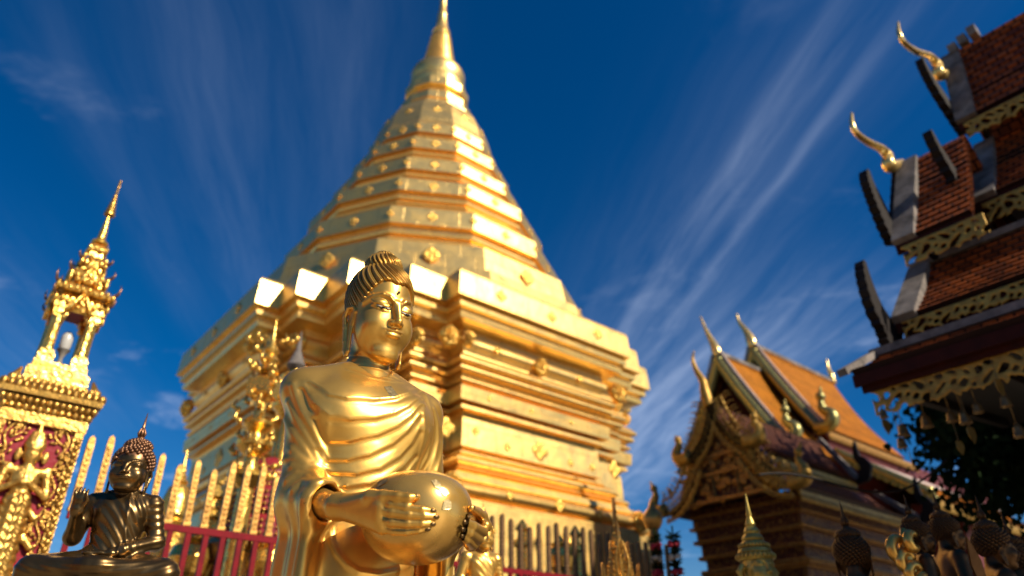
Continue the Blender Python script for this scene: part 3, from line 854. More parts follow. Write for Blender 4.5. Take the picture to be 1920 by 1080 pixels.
# ------------------------------------------------------------------ seated Buddhas
def seated_mesh(hs, raised=True, res=.006, curls=True):
    """parts of a seated Buddha about .62 m tall in its own frame, facing -Y"""
    hp = np.array((0, -.035, .50)); 
    def th(P): return ((P - hp.astype(f32))/V3(*hs)).astype(f32)
    smin_s = min(hs)
    def body(P):
        d = ell(P, (0,0,.30), (.112,.075,.12))
        d = smin(d, ell(P, (0,.0,.17), (.095,.072,.13)), .06)
        for s in (-1, 1):
            d = smin(d, cone(P, (s*.03,.005,.385), (s*.125,.005,.36), .035, .038), .035)
            d = smin(d, ell(P, (s*.05,-.035,.315), (.055,.035,.05)), .03)
            d = smin(d, cone(P, (s*.07,-.01,.075), (s*.255,-.10,.050), .082, .062), .05)    # thighs
            d = smin(d, cone(P, (s*.255,-.11,.048), (-s*.02,-.185,.060), .056, .040), .03)   # shins
        d = smin(d, cone(P, (.125,.005,.355), (.168,.02,.20), .040, .036), .02)
        d = smin(d, cone(P, (.168,.02,.20), (.04,-.13,.125), .036, .024), .02)
        d = smin(d, flat(P, (.04,-.13,.122), (-.05,-.155,.118), .028, .020, (0,0,1), 2.0), .012)
        # folds of the robe over the left shoulder
        g = P[:, 0]*.9 + P[:, 2]*.75 + .25*P[:, 0]*P[:, 0]/.1
        m = ss(P[:, 2], .10, .16)*ss(-P[:, 2], -.40, -.36)*ss(-np.abs(P[:, 0]), -.14, -.09)*ss(-P[:, 1], -.01, .03)
        d = d - .0020*m*np.sin(g*150)
        d = d - .005*np.exp(-((P[:, 0]+.12*(P[:, 2]-.40)-.035)/.008)**2)*ss(P[:, 2], .10, .13)*ss(-P[:, 1], .0, .03)*(P[:, 2] < .40)
        m2 = ss(P[:, 0], .10, .14)*ss(P[:, 2], .1, .14)
        d = d - .0018*m2*np.sin((P[:, 2]*1.0-P[:, 1]*.5)*190)
        m3 = ss(-P[:, 2], -.11, -.07)*ss(-P[:, 1], .03, .07)
        d = d - .0012*m3*np.sin(np.sqrt((P[:, 0]*.6)**2+(P[:, 2]-.25)**2)*240)
        if raised:
            d = smin(d, cone(P, (-.125,.005,.355), (-.172,-.005,.205), .040, .036), .02)
            d = smin(d, cone(P, (-.172,-.005,.205), (-.150,-.105,.300), .035, .023), .018)
            d = smin(d, flat(P, (-.150,-.108,.305), (-.147,-.118,.345), .030, .029, (0,1,0), 2.0), .012)
            for k in range(4):
                x0 = -.147+(k-1.5)*.0135
                d = smin(d, chain(P, [(x0,-.119,.345),(x0+.002*(k-1.5),-.126,.372-.004*abs(k-1.3)),(x0+.002*(k-1.5),-.121,.393-.006*abs(k-1.3))], [.0075,.0068,.0052]), .004)
            d = smin(d, chain(P, [(-.125,-.118,.315),(-.112,-.130,.338),(-.118,-.140,.358)], [.0095,.008,.0055]), .006)
        else:
            d = smin(d, cone(P, (-.125,.005,.355), (-.168,.02,.20), .040, .036), .02)
            d = smin(d, cone(P, (-.168,.02,.20), (-.05,-.13,.125), .036, .024), .02)
        d = smin(d, cone(P, (0,.0,.45), (0,.0,.385), .038, .046), .02)
        return smin(d, head_skin(th(P))*smin_s, .008)
    V, Q = surface(body, (-.36,-.26,-.02), (.36,.10,.62), res, slack=.02)
    b = MB(); rnd = random.Random(4)
    N = 300; rad = np.array((.0885,.106,.107))
    for i in range(N):
        z = 1-2*(i+.5)/N; a = i*2.399963; q = math.sqrt(1-z*z)
        p = np.array((q*math.cos(a), q*math.sin(a), z))*rad + np.array((0,.022,.052))
        if p[2] < hairline(np.array([p], f32))[0]+.004: continue
        w = p*np.array(hs)+hp; b.ball(w, (.0098,.0098,.009), 6, 4)
    b2 = np.array((0,.03,.150)); r2 = np.array((.060,.062,.050))
    for i in range(90):
        z = 1-1.0*(i+.5)/90; a = i*2.399963; q = math.sqrt(max(0, 1-z*z))
        w = (np.array((q*math.cos(a), q*math.sin(a), z))*r2+b2)*np.array(hs)+hp; b.ball(w, (.0092,.0092,.0085), 6, 4)
    b.ball(np.array((0,.022,.052))*np.array(hs)+hp, np.array((.086,.103,.104))*np.array(hs), 20, 12)
    b.ball(b2*np.array(hs)+hp, r2*np.array(hs), 16, 10)
    top = np.array((0,.03,.200))*np.array(hs)+hp
    fl = MB()
    fl.lathe([(.018,-.006),(.020,.006),(.013,.014)], top, 12)
    for k in range(5):
        a = k*2*math.pi/5
        fl.tube([top+V3(math.cos(a)*.010, math.sin(a)*.010, .012), top+V3(math.cos(a)*.015, math.sin(a)*.015, .030), top+V3(math.cos(a)*.008, math.sin(a)*.008, .052), top+V3(0,0,.070)], [.005,.0065,.004,.001], 6)
    fl.tube([top+V3(0,0,.01), top+V3(0,0,.05), top+V3(.002,0,.135)], [.010,.009,.0012], 8)
    return (V, Q), b, fl, (hp, hs)
SB, SBH, SBF, (shp, shs) = seated_mesh((.98,.90,.76), True, .0042)
p = U(196, 1085, 2.38)
sb = empty('seated_buddha', (p.x, p.y, 0), R(12), 'dark bronze Buddha seated cross legged with right hand raised and flame on its head', 'statue')
KS = .765
def lift_to(vq, z, s=1.0): v, q = vq; v = v*s; v[:, 2] += z; return v, q
SZ = p.z - .030
V, Q = lift_to(SB, SZ, KS); np_mesh('body', V, Q, M['bronze'], sb)
def mb_lift(b, z, s=1.0): b.v = [(x*s, y*s, w*s+z) for x, y, w in b.v]; return b
mb_lift(SBH, SZ, KS).build('hair', M['copper_hair'], sb, True)
mb_lift(SBF, SZ, KS).build('flame', M['copper_hair'], sb, True)
b = MB(); b.lathe([(.20,0),(.20,.5),(.17,.6),(.19,SZ-.12),(.20,SZ-.03),(.17,SZ+.006)], n=32); b.build('pedestal', M['stone'], sb, 40)

# ------------------------------------------------------------------ the small shrine tower on its red pillar
SC = Vector((-3.185, 4.66, 0))
sh = empty('shrine_tower', SC, math.atan2(E1.y, E1.x), 'red pillar with gilded relief panels carrying a gold lantern spire', 'shrine')
hw = .245
z0 = 1.70+CAMH                       # underside of the cornice
b = MB(); b.box((0,0,(z0-.1)/2), (hw-.02, hw-.02, (z0-.1)/2)); b.build('pillar_core', M['red'], sh)
b = MB()
for sx in (-1, 1):
    for sy in (-1, 1): b.box((sx*(hw-.022), sy*(hw-.022), (z0-.12)/2), (.026,.026,(z0-.12)/2))
for sx, sy in ((0,-1), (1,0), (0,1), (-1,0)):
    for z in (z0-.135, .35):
        b.box((sx*(hw-.018), sy*(hw-.018), z), (hw if sx == 0 else .03, hw if sy == 0 else .03, .035))
b.build('frame', M['relief'], sh)
rnd = random.Random(11)
fr = MB()                            # beaded ornament on the frame posts and under the cornice
for s in (-1, 1):
    z = .4
    while z < z0-.2:
        fr.ball((s*(hw-.022), -hw-.012, z), (.020,.014,.020), 7, 5); fr.ball((s*(hw-.022)+.016*(-1)**int(z*25), -hw-.010, z+.02), (.012,.01,.012), 6, 4); z += .045
for row, (zz, off, n, r) in enumerate(((z0-.075, .0, 13, .024), (z0-.03, .02, 15, .020), (z0-.135, -.012, 16, .013))):
    for k in range(n):
        x = -hw-off+(2*hw+2*off)*k/(n-1)
        for (ax, ay) in ((x, -hw-off-.004), (hw+off+.004, x)): fr.ball((ax, ay, zz), (r, r, r*1.25), 7, 5)
fr.build('beading', M['relief'], sh, True)
def sq(prof, c=(0,0,0)):             # square stepped moulding
    b = MB()
    for i in range(len(prof)-1):
        (r0, a), (r1, e) = prof[i], prof[i+1]
        if e <= a: continue
        b.hexa([(c[0]-r0,c[1]-r0,a),(c[0]+r0,c[1]-r0,a),(c[0]+r0,c[1]+r0,a),(c[0]-r0,c[1]+r0,a),(c[0]-r1,c[1]-r1,e),(c[0]+r1,c[1]-r1,e),(c[0]+r1,c[1]+r1,e),(c[0]-r1,c[1]+r1,e)])
    return b
b = sq([(hw-.02,z0-.11),(hw-.01,z0-.06)]); 
for pr in ([(hw+.0,z0-.055),(hw+.01,z0-.004)], [(hw+.055,z0),(hw+.06,z0+.035)], [(hw+.035,z0+.036),(hw+.01,z0+.07)], [(hw-.02,z0+.071),(hw-.05,z0+.13)]): b.v += []; c_ = sq(pr); b.add(c_.v, c_.f)
b.build('cornice', M['relief'], sh)
lf = MB()
for k in range(15):
    x = -hw-.04+(2*hw+.08)*k/14
    for (ax, ay) in ((x, -hw-.05), (hw+.05, x), (-hw-.05, x)):
        lf.ball((ax, ay, z0+.055), (.02,.014,.032), 7, 5); lf.ball((ax*.88, ay*.88, z0+.10), (.019,.014,.03), 7, 5)
for sx in (-1, 1):
    for sy in (-1, 1): lf.tube([(sx*(hw+.02), sy*(hw+.02), z0+.05), (sx*(hw-.01), sy*(hw-.01), z0+.12), (sx*(hw-.03), sy*(hw-.03), z0+.19)], [.03,.028,.008], 8)
lf.build('leaf_crest', M['relief'], sh, True)
lb = z0+.13
b = MB(); b.box((0,0,lb+.05), (.19,.19,.05)); b.box((0,0,lb+.13), (.165,.165,.029)); b.build('lantern_base', M['bright'], sh)
# four clustered columns
for sx in (-1, 1):
    for sy in (-1, 1):
        b = MB(); x, y = sx*.104, sy*.104
        for (zz, r, h) in ((lb+.19,.050,.03), (lb+.235,.040,.014), (lb+.545,.046,.022), (lb+.59,.055,.022), (lb+.515,.038,.008)): b.box((x, y, zz), (r, r, h))
        for dx, dy in ((0,0), (.022*sx,0), (0,.022*sy)): b.lathe([(.032,lb+.25),(.028,lb+.38),(.030,lb+.52)], (x+dx*.6, y+dy*.6, 0), 10)
        for dx, dy in ((1,1), (1,-1), (-1,1), (-1,-1)): b.ball((x+dx*.036, y+dy*.036, lb+.215), (.014,.014,.02), 6, 4)
        b.build('column', M['bright'], sh)
b = MB(); b.lathe([(.012,lb+.16),(.04,lb+.17),(.02,lb+.2),(.012,lb+.26),(.03,lb+.30),(.045,lb+.32)], n=14); b.lathe([(.030,lb+.325),(.038,lb+.35),(.038,lb+.42),(.032,lb+.44),(.014,lb+.46)], n=16, mat=1); b.build('lamp', [M['stone'], M['white_glass']], sh, 40)
b = MB(); b.box((0,0,lb+.60), (.13,.13,.012)); b.build('ceiling', M['red'], sh)
# roof tiers with gables and spiked corners
rz = lb+.61; RS = .80
b = MB()
for (r, za, r2, zb_) in ((.20,rz,.205,rz+.03), (.165,rz+.032,.15,rz+.09), (.215,rz+.10,.225,rz+.125), (.19,rz+.127,.12,rz+.20), (.12,rz+.20,.115,rz+.25), (.145,rz+.252,.15,rz+.27), (.13,rz+.272,.08,rz+.34), (.08,rz+.34,.075,rz+.385), (.10,rz+.387,.102,rz+.40), (.085,rz+.402,.05,rz+.47), (.055,rz+.47,.05,rz+.52), (.072,rz+.522,.075,rz+.545), (.06,rz+.547,.03,rz+.60)):
    c_ = sq([(r*RS, za), (r2*RS, zb_)]); b.add(c_.v, c_.f)
b.build('roof', M['bright'], sh)
orn = MB(); rnd = random.Random(5)
for (r, z, n) in ((.21,rz+.015,9), (.225,rz+.115,10), (.15,rz+.26,7), (.10,rz+.394,6), (.15,rz+.22,6), (.07,rz+.535,4), (.09,rz+.44,4)):
    for k in range(n):
        r = r if k else r*RS; x = -r+2*r*k/(n-1)
        for ax, ay in ((x,-r), (r,x), (-r,x), (x,r)): orn.ball((ax, ay, z+rnd.uniform(-.008,.012)), (.016,.016,.022+rnd.uniform(0,.01)), 6, 4)
orn.build('roof_ornament', M['bright'], sh, True)
sp_ = MB()
for (r, z, l) in ((.225,rz+.12,.10), (.21,rz+.03,.085), (.15,rz+.27,.075), (.102,rz+.40,.06)):
    for sx in (-1, 1):
        for sy in (-1, 1):
            u_ = Vector((sx, sy, 0)).normalized(); c_ = Vector((sx*r*.97*RS, sy*r*.97*RS, z))
            sp_.tube([c_, c_+u_*.035+UP*.02, c_+u_*.05+UP*(l*.6), c_+u_*.042+UP*l], [.012,.011,.007,.0015], 6)
sp_.build('corner_spike', M['copper_hair'], sh, True)
gb_ = MB()
for (n_, t_) in ((Vector((0,-1,0)), Vector((1,0,0))), (Vector((1,0,0)), Vector((0,1,0))), (Vector((-1,0,0)), Vector((0,-1,0)))):
    for (r, z, w, h) in ((.215,rz-.07,.105,.17), (.155,rz+.19,.075,.15), (.11,rz+.32,.05,.10)):
        c_ = n_*(r*RS); w *= RS
        L_ = [c_-t_*w+UP*z, c_-t_*(w*.62)+UP*(z+h*.34), c_-t_*(w*.30)+UP*(z+h*.70), c_+UP*(z+h)]
        R_ = [c_+t_*w+UP*z, c_+t_*(w*.62)+UP*(z+h*.34), c_+t_*(w*.30)+UP*(z+h*.70), c_+UP*(z+h)]
        gb_.tube(L_, [.012,.015,.014,.010], 7); gb_.tube(R_, [.012,.015,.014,.010], 7)
        for k in range(5): gb_.ball(c_*.96+UP*(z+h*.15+h*.14*k)+t_*((-1)**k*w*.25*(1-k/5)), (.017,.017,.017), 6, 4)
        gb_.plate([(-w*.8, h*.05), (w*.8, h*.05), (w*.25, h*.62), (0, h*.9), (-w*.25, h*.62)], c_*.93+UP*z, t_, UP, n_, .012)
gb_.build('gable', M['bright'], sh, True)
tz = rz+.60
b = MB(); b.lathe([(.055,tz),(.06,tz+.02),(.035,tz+.04),(.03,tz+.06),(.026,tz+.12),(.018,tz+.20),(.010,tz+.30)], n=14); b.build('finial', M['bright'], sh, 40)
b = MB()
for k in range(6):
    z = tz+.29+.034*k; r = .040-.0052*k
    b.lathe([(r*.55,z+.026),(r*.9,z+.012),(r,z),(r*.96,z-.012),(r*.3,z-.010)], n=16)
b.tube([(0,0,tz+.27), (0,0,tz+.50), (0,0,tz+.62)], [.007,.008,.0095], 8)
b.build('parasol_finial', M['relief'], sh, 40)
# vines and the praying deity in relief on the front panel
vn = MB(); rnd = random.Random(21)
def vine(pts, r0):
    m = 16; P_ = []
    for k in range(m):
        t = k/(m-1)*(len(pts)-1); i = min(int(t), len(pts)-2); f_ = t-i
        p0 = Vector(pts[max(i-1, 0)]); p1 = Vector(pts[i]); p2 = Vector(pts[i+1]); p3 = Vector(pts[min(i+2, len(pts)-1)])
        P_.append(.5*((2*p1)+(p2-p0)*f_+(2*p0-5*p1+4*p2-p3)*f_*f_+(3*p1-p0-3*p2+p3)*f_**3))
    vn.tube(P_, [r0*(1-.5*k/m) for k in range(m)], 6)
    for k in range(1, m):
        for s in (-1, 1):
            if rnd.random() < .5:
                d_ = (P_[k]-P_[k-1]).normalized(); sd = Vector((d_.z, 0, -d_.x))*s
                c_ = P_[k] + sd*(.018+rnd.random()*.016) + d_*.012
                vn.ball(c_+Vector((0,-.004,0)), (.009,.009,.016), 6, 4, ((sd+d_).normalized().cross(Vector((0,1,0))), Vector((0,1,0)), (sd+d_).normalized()))
    for k in range(3):
        c_ = P_[-1] + Vector((rnd.uniform(-.02,.02), -.006, rnd.uniform(-.02,.02))); vn.ball(c_, (.013,.010,.013), 6, 4)
fy = -hw+.014
for s in (-1, 1):
    for k in range(9):
        zb_ = .45+k*.30; x = s*.145
        vine([(x,fy,zb_), (x+s*.035,fy,zb_+.10), (x-s*.01,fy,zb_+.20), (x+s*.02,fy,zb_+.30)], .011)
        vine([(x,fy,zb_+.08), (x-s*.05,fy,zb_+.12), (x-s*.055,fy,zb_+.17), (x-s*.03,fy,zb_+.175)], .008)
        vine([(x+s*.01,fy,zb_+.2), (x+s*.05,fy,zb_+.21), (x+s*.05,fy,zb_+.26)], .007)
vn.build('vine_relief', M['relief'], sh, True)
dz = CAMH
def deity(P):
    X = mir(P)
    d = ell(P, (0,0,1.365), (.052,.050,.062))
    d = smin(d, ell(X, (.075,.0,1.36), (.020,.014,.042)), .01)            # ear flares
    cr = cone(P, (0,0,1.41), (0,.0,1.47), .052, .034)
    cr = smin(cr, cone(P, (0,0,1.47), (0,0,1.60), .030, .004), .01)
    for z in (1.425, 1.45, 1.475, 1.50): cr = np.minimum(cr, cone(P, (-.02,0,z), (.02,0,z), .042-(z-1.425)*.28, .042-(z-1.425)*.28))
    d = smin(d, cr, .006)
    d = smin(d, cone(P, (0,0,1.33), (0,0,1.28), .026, .035), .012)
    d = smin(d, ell(P, (0,0,1.20), (.082,.055,.085)), .02)
    d = smin(d, cone(X, (.03,0,1.265), (.115,0,1.262), .028, .026), .015)
    d = smin(d, cone(X, (.10,0,1.285), (.155,0,1.30), .020, .006), .01)   # winged shoulders
    d = smin(d, chain(X, [(.115,0,1.25), (.140,-.015,1.12), (.02,-.070,1.19)], [.026,.024,.016], .01), .01)
    d = smin(d, cone(X, (.006,-.075,1.18), (.003,-.075,1.25), .014, .006), .008)
    d = smin(d, ell(P, (0,0,1.09), (.066,.05,.06)), .03)
    sk = cone(P, (0,0,1.06), (-.015,0,.42), .080, .115)
    sk = sk - .004*np.sin(P[:, 2]*120+np.cos(P[:, 0]*120)*1.2) - .003*np.sin(P[:, 0]*150)
    d = smin(d, sk, .02)
    d = smin(d, chain(X, [(.07,-.0,1.04), (.115,-.01,.99), (.15,-.01,1.02)], [.020,.018,.004], .01), .01)
    d = smin(d, chain(X, [(.09,-.0,.88), (.14,-.01,.82), (.175,-.01,.84)], [.022,.018,.004], .01), .01)
    return d
V, Q = surface(deity, (-.2,-.12,.30), (.2,.085,1.63), .0055, slack=.03)
V[:, 1] = V[:, 1]*.75 - hw; V[:, 2] += dz-.03
np_mesh('deity_relief', V, Q, M['relief'], sh)

# ------------------------------------------------------------------ fence round the chedi
FP0 = Vector((-2.33, 5.05, 0))
fence = empty('temple_fence', FP0, math.atan2(E1.y, E1.x), 'long red railed fence topped with tall gold pickets in front of the chedi', 'fence')
rnd = random.Random(8)
zr, zt_ = 1.01+CAMH, 1.49+CAMH
for part, s0, s1 in (('rail', -.62, 5.45),):
    b = MB(); b.box(((s0+s1)/2, 0, zr), ((s1-s0)/2, .018, .022)); b.build('rail', M['red_rail'], fence)
    b = MB(); b.box(((s0+s1)/2, 0, zr-.62), ((s1-s0)/2, .018, .022)); b.build('rail', M['red_rail'], fence)
def picket(w, h, mat):
    b = MB(); t = .016
    o = [(-w,0), (w,0), (w*1.0,h*.86), (w*.94,h*.93), (w*.66,h*.975), (0,h), (-w*.66,h*.975), (-w*.94,h*.93), (-w,h*.86)]
    b.plate(o, (0,0,0), Vector((1,0,0)), UP, Vector((0,1,0)), t*2)
    k = .04
    rr = random.Random(int(h*1000))
    while k < h*.86:
        b.ball((rr.uniform(-.3,.3)*w, -t, k), (w*.62, .006, .016), 7, 4); k += .037
    b.box((0,0,.012), (w*1.25, t*1.3, .012)); b.box((0,0,h*.62), (w*1.1, t*1.2, .006))
    me = b.build('picket', mat, None, 30); d_ = me.data; bpy.data.objects.remove(me); return d_
pk = [picket(.021, .50, M['picket']), picket(.020, .46, M['picket']), picket(.021, .41, M['picket'])]
pkd = [picket(.020, .47, M['picket_shaded']), picket(.019, .44, M['picket_shaded']), picket(.020, .40, M['picket_shaded'])]
s = -.60; i = 0
while s < 5.4:
    dark = s > 2.3  # far stretch takes the picket copy with the shade in its colour
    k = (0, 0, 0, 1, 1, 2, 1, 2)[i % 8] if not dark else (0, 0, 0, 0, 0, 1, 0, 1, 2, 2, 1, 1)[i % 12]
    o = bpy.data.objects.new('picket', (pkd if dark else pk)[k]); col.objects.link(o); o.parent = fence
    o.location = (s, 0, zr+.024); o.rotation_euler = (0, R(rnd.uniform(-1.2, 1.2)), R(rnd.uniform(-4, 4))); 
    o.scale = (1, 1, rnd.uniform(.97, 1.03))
    s += .117+rnd.uniform(-.005,.005); i += 1
s = -.58; bars = 0
while s < 5.4:
    b = MB(); b.box((s, 0, zr-.31), (.017,.015,.288)); b.build('baluster', M['red_rail'], fence); s += .117*1.02
b = MB(); b.box((2.4, 0, (zr-.65)/2), (3.05,.16,(zr-.65)/2)); b.build('footing', M['stone'], fence)
# ------------------------------------------------------------------ roofs: shared pieces
def tile_mat(name, c, c2, bw, rh, rough=.55, shade=.5):
    m, nt, b = new_mat(name)
    uv = nt.nodes.new('ShaderNodeUVMap'); uv.uv_map = 'UVMap'
    br = nt.nodes.new('ShaderNodeTexBrick'); nt.links.new(uv.outputs[0], br.inputs['Vector'])
    br.inputs['Scale'].default_value = 1.0; br.inputs['Brick Width'].default_value = bw; br.inputs['Row Height'].default_value = rh
    br.inputs['Mortar Size'].default_value = rh*.10; br.inputs['Color1'].default_value = (*c, 1); br.inputs['Color2'].default_value = (*c2, 1)
    br.inputs['Mortar'].default_value = (*[x*.3 for x in c2], 1); br.inputs['Bias'].default_value = -.25
    n = tex(nt, 'ShaderNodeTexNoise', 3.5, 7, .7)
    v = ramp(nt, n.outputs[0], [(.3, .62), (.7, 1.15)])
    mx = nt.nodes.new('ShaderNodeMixRGB'); mx.blend_type = 'MULTIPLY'; mx.inputs[0].default_value = 1
    nt.links.new(br.outputs[0], mx.inputs[1]); nt.links.new(v, mx.inputs[2]); nt.links.new(mx.outputs[0], b.inputs['Base Color'])
    b.inputs['Roughness'].default_value = rough; b.inputs['Specular IOR Level'].default_value = .15
    iv = nt.nodes.new('ShaderNodeInvert'); nt.links.new(br.outputs['Fac'], iv.inputs['Color'])
    bump(nt, b, iv.outputs[0], .8, .02)
    return m
M['tile_dark'] = tile_mat('old_clay_tile', (.36,.085,.018), (.07,.018,.010), .12, .11, .6, .5)
M['tile_brown'] = tile_mat('brown_clay_tile', (.16,.055,.03), (.10,.038,.024), .11, .09)
M['tile_orange'] = tile_mat('orange_glazed_tile', (.60,.215,.010), (.50,.165,.008), .10, .10, .6)
M['verge'] = diffuse('weathered_grey_plaster', (.24,.20,.17), (.06,.05,.042), 5, .8, .3, 25, .01)
M['black_wood'] = diffuse('black_lacquered_wood', (.014,.008,.006), (.008,.005,.004), 9, .6, .4, 30, .01, .2)
M['dark_wood'] = diffuse('dark_red_wood', (.050,.009,.005), (.028,.006,.004), 6, .7, .3, 25, .008, .12)
M['fret'] = metal('old_gold_fretwork', (.48,.28,.05), .48, (.28,.15,.03), 12, .1, .3, 35, .006, .6)
M['gold_old'] = metal('old_gilt_carving', (.42,.21,.045), .42, (.20,.08,.02), 18, .1, .9, 26, .03, .75)
M['horn'] = metal('gilt_horn', (.92,.66,.24), .26, (.72,.45,.12), 7, .1, .1, 40, .004)
M['glass_mosaic'] = metal('green_gold_mosaic', (.20,.24,.10), .3, (.42,.27,.07), 38, .15, .6, 60, .008, .8)
M['white_trim'] = diffuse('white_painted_trim', (.60,.50,.44), (.42,.34,.30), 8, .6, .1, 30, .004)
M['red_wall'] = diffuse('red_plaster_wall', (.13,.017,.012), (.08,.011,.009), 3, .55, .2, 20, .005)
# carved panel: gilt scrolls on a red ground
def carved(name, sc_, c, g):
    m, nt, b = new_mat(name)
    v = tex(nt, 'ShaderNodeTexVoronoi', sc_); v.feature = 'SMOOTH_F1'
    w = tex(nt, 'ShaderNodeTexWave', sc_*.33); w.inputs['Distortion'].default_value = 9; w.inputs['Detail'].default_value = 3; w.inputs['Detail Scale'].default_value = 1.6
    a = nt.nodes.new('ShaderNodeMath'); a.operation = 'MULTIPLY'; nt.links.new(v.outputs['Distance'], a.inputs[0]); a.inputs[1].default_value = 1.0
    s_ = nt.nodes.new('ShaderNodeMath'); s_.operation = 'SUBTRACT'; nt.links.new(w.outputs[1], s_.inputs[0]); nt.links.new(a.outputs[0], s_.inputs[1])
    cc = ramp(nt, s_.outputs[0], [(-.22, c), (.06, g)]); nt.links.new(cc, b.inputs['Base Color'])
    mt = ramp(nt, s_.outputs[0], [(-.22, 0.0), (.06, .55)]); nt.links.new(mt, b.inputs['Metallic'])
    b.inputs['Roughness'].default_value = .42
    bump(nt, b, s_.outputs[0], .9, .035)
    return m
M['carved'] = carved('carved_gilt_on_red', 16, (.10,.018,.010), (.50,.25,.055))
M['carved_fine'] = carved('fine_carved_gilt', 24, (.10,.018,.010), (.50,.26,.06))

def slope(name, p00, p10, p11, p01, mat, parent, rows, th=.05, sag=.0, step=.016):
    """a roof plane from eave (p00..p10) up to ridge (p01..p11), laid in overlapping courses"""
    p00, p10, p11, p01 = map(Vector, (p00, p10, p11, p01))
    n = (p10-p00).cross(p01-p00).normalized()
    if n.z < 0: n = -n
    Lh = (p10-p00).length; Hh = (p01-p00).length
    vs, fs, uvs = [], [], []
    for i in range(rows):
        for (t, off) in ((i/rows, step), ((i+1)/rows, 0.0)):
            sg = -sag*math.sin(math.pi*t)
            a = p00.lerp(p01, t)+n*(off+sg); b = p10.lerp(p11, t)+n*(off+sg)
            vs += [a, b]; uvs += [(0, t*Hh), (Lh, t*Hh)]
    for i in range(2*rows-1):
        fs.append((2*i, 2*i+1, 2*i+3, 2*i+2))
    k = len(vs)
    m_ = rows
    und = []
    for i in range(rows+1):
        t = i/rows; sg = -sag*math.sin(math.pi*t)
        vs += [p00.lerp(p01, t)-n*(th-sg), p10.lerp(p11, t)-n*(th-sg)]; uvs += [(0, t*Hh), (Lh, t*Hh)]
    for i in range(rows): fs.append((k+2*i, k+2*i+2, k+2*i+3, k+2*i+1))
    fs.append((0, k, k+1, 1)); fs.append((2*(2*rows-1), 2*(2*rows-1)+1, k+2*rows+1, k+2*rows))
    mb = MB(); mb.add(vs, fs); o = mb.build(name, mat, parent, fix=True)
    ul = o.data.uv_layers.new(name='UVMap')
    for p in o.data.polygons:
        for li in p.loop_indices: ul.data[li].uv = uvs[o.data.loops[li].vertex_index]
    return o
def spline(pts, m):
    pts = [Vector(p) for p in pts]; res = []
    for k in range(m):
        t = k/(m-1)*(len(pts)-1); i = min(int(t), len(pts)-2); f_ = t-i
        p0, p1, p2, p3 = pts[max(i-1, 0)], pts[i], pts[i+1], pts[min(i+2, len(pts)-1)]
        res.append(.5*((2*p1)+(p2-p0)*f_+(2*p0-5*p1+4*p2-p3)*f_*f_+(3*p1-p0-3*p2+p3)*f_**3))
    return res
def blade(b, pts, widths, N, th, teeth=0, tooth=.02, side=1):
    """flat carved blade following a curve in the plane with normal N, teeth along one side"""
    m = 36; P_ = spline(pts, m); W = [np.interp(k/(m-1), np.linspace(0, 1, len(widths)), widths) for k in range(m)]
    A, B_ = [], []
    for k in range(m):
        t = (P_[min(k+1, m-1)]-P_[max(k-1, 0)]).normalized(); s_ = N.cross(t).normalized()
        z = tooth*(W[k]/max(widths))*(((k/(m-1)*teeth) % 1.0)) if teeth else 0
        A.append(P_[k]+s_*side*(W[k]/2+z)); B_.append(P_[k]-s_*side*W[k]/2)
    vs = []
    for k in range(m): vs += [A[k]+N*th/2, B_[k]+N*th/2, B_[k]-N*th/2, A[k]-N*th/2]
    fs = []
    for k in range(m-1):
        for j in range(4): fs.append((4*k+j, 4*k+(j+1) % 4, 4*k+4+(j+1) % 4, 4*k+4+j))
    fs += [(0,1,2,3), (4*m-1,4*m-2,4*m-3,4*m-4)]
    b.add(vs, fs)
def fretwork(L, H, th, res, k, seed=0.0, scallop=.03, per=.16):
    def fn(P):
        x, z = P[:, 0], P[:, 2]
        v = np.cos(k*x+1.3*np.sin(k*.8*z+seed))*np.cos(k*.9*z+1.1*np.sin(k*.5*x+seed))+.25*np.cos(k*.37*x)
        d = (np.abs(v)-.66)/(k*1.2)
        d = np.minimum(d, np.abs(z-H*.93)-H*.07)
        edge = scallop*np.abs(np.sin(math.pi*x/per)) + .4*scallop*np.abs(np.sin(3*math.pi*x/per))
        d = np.maximum(d, np.maximum(z-H, edge-z)); d = np.maximum(d, np.maximum(-x, x-L))
        return np.maximum(d, np.abs(P[:, 1])-th/2)
    return surface(fn, (-.02,-th*1.6,-.02), (L+.02, th*1.6, H+.02), res, slack=.05)
def set_frame(o, p, X, Y, Z):
    mtx = Matrix((X, Y, Z)).transposed().to_4x4(); mtx.translation = p; o.matrix_local = mtx; return o

# ------------------------------------------------------------------ near pavilion on the right: dark tiered roofs seen from below
O2 = Vector((2.83, 5.55, 0)); BD = -E2
pav = empty('tiered_roof_pavilion', (0,0,0), 0, 'dark pavilion with stacked clay tile roofs, gold fretwork eaves and upturned horns', 'pavilion')
def b2(s, a, z): return O2 + BD*s + E1*a + UP*(z+CAMH)
S1 = 4.2; AC = 2.25
def g2(u, v, s): return on_plane(u, v, O2+BD*s, E2)
tiers = [  # name, gable offset, eave (a,z), top (a,z), far end
 ('skirt_roof', 0.0, (0.0,2.36), (.52,2.64), S1, 6),
 ('lower_roof', .15, (.82,3.05), (1.66,3.90), S1, 10),
 ('porch_roof', .30, (.98,3.90), (1.90,5.34), 1.0, 14),
 ('middle_roof', .90, (1.72,4.42), (2.74,5.68), S1, 13),
 ('upper_roof', .90, (2.36,5.86), (2.62,6.86), S1, 10)]
MIR = lambda a, ac: 2*ac-a
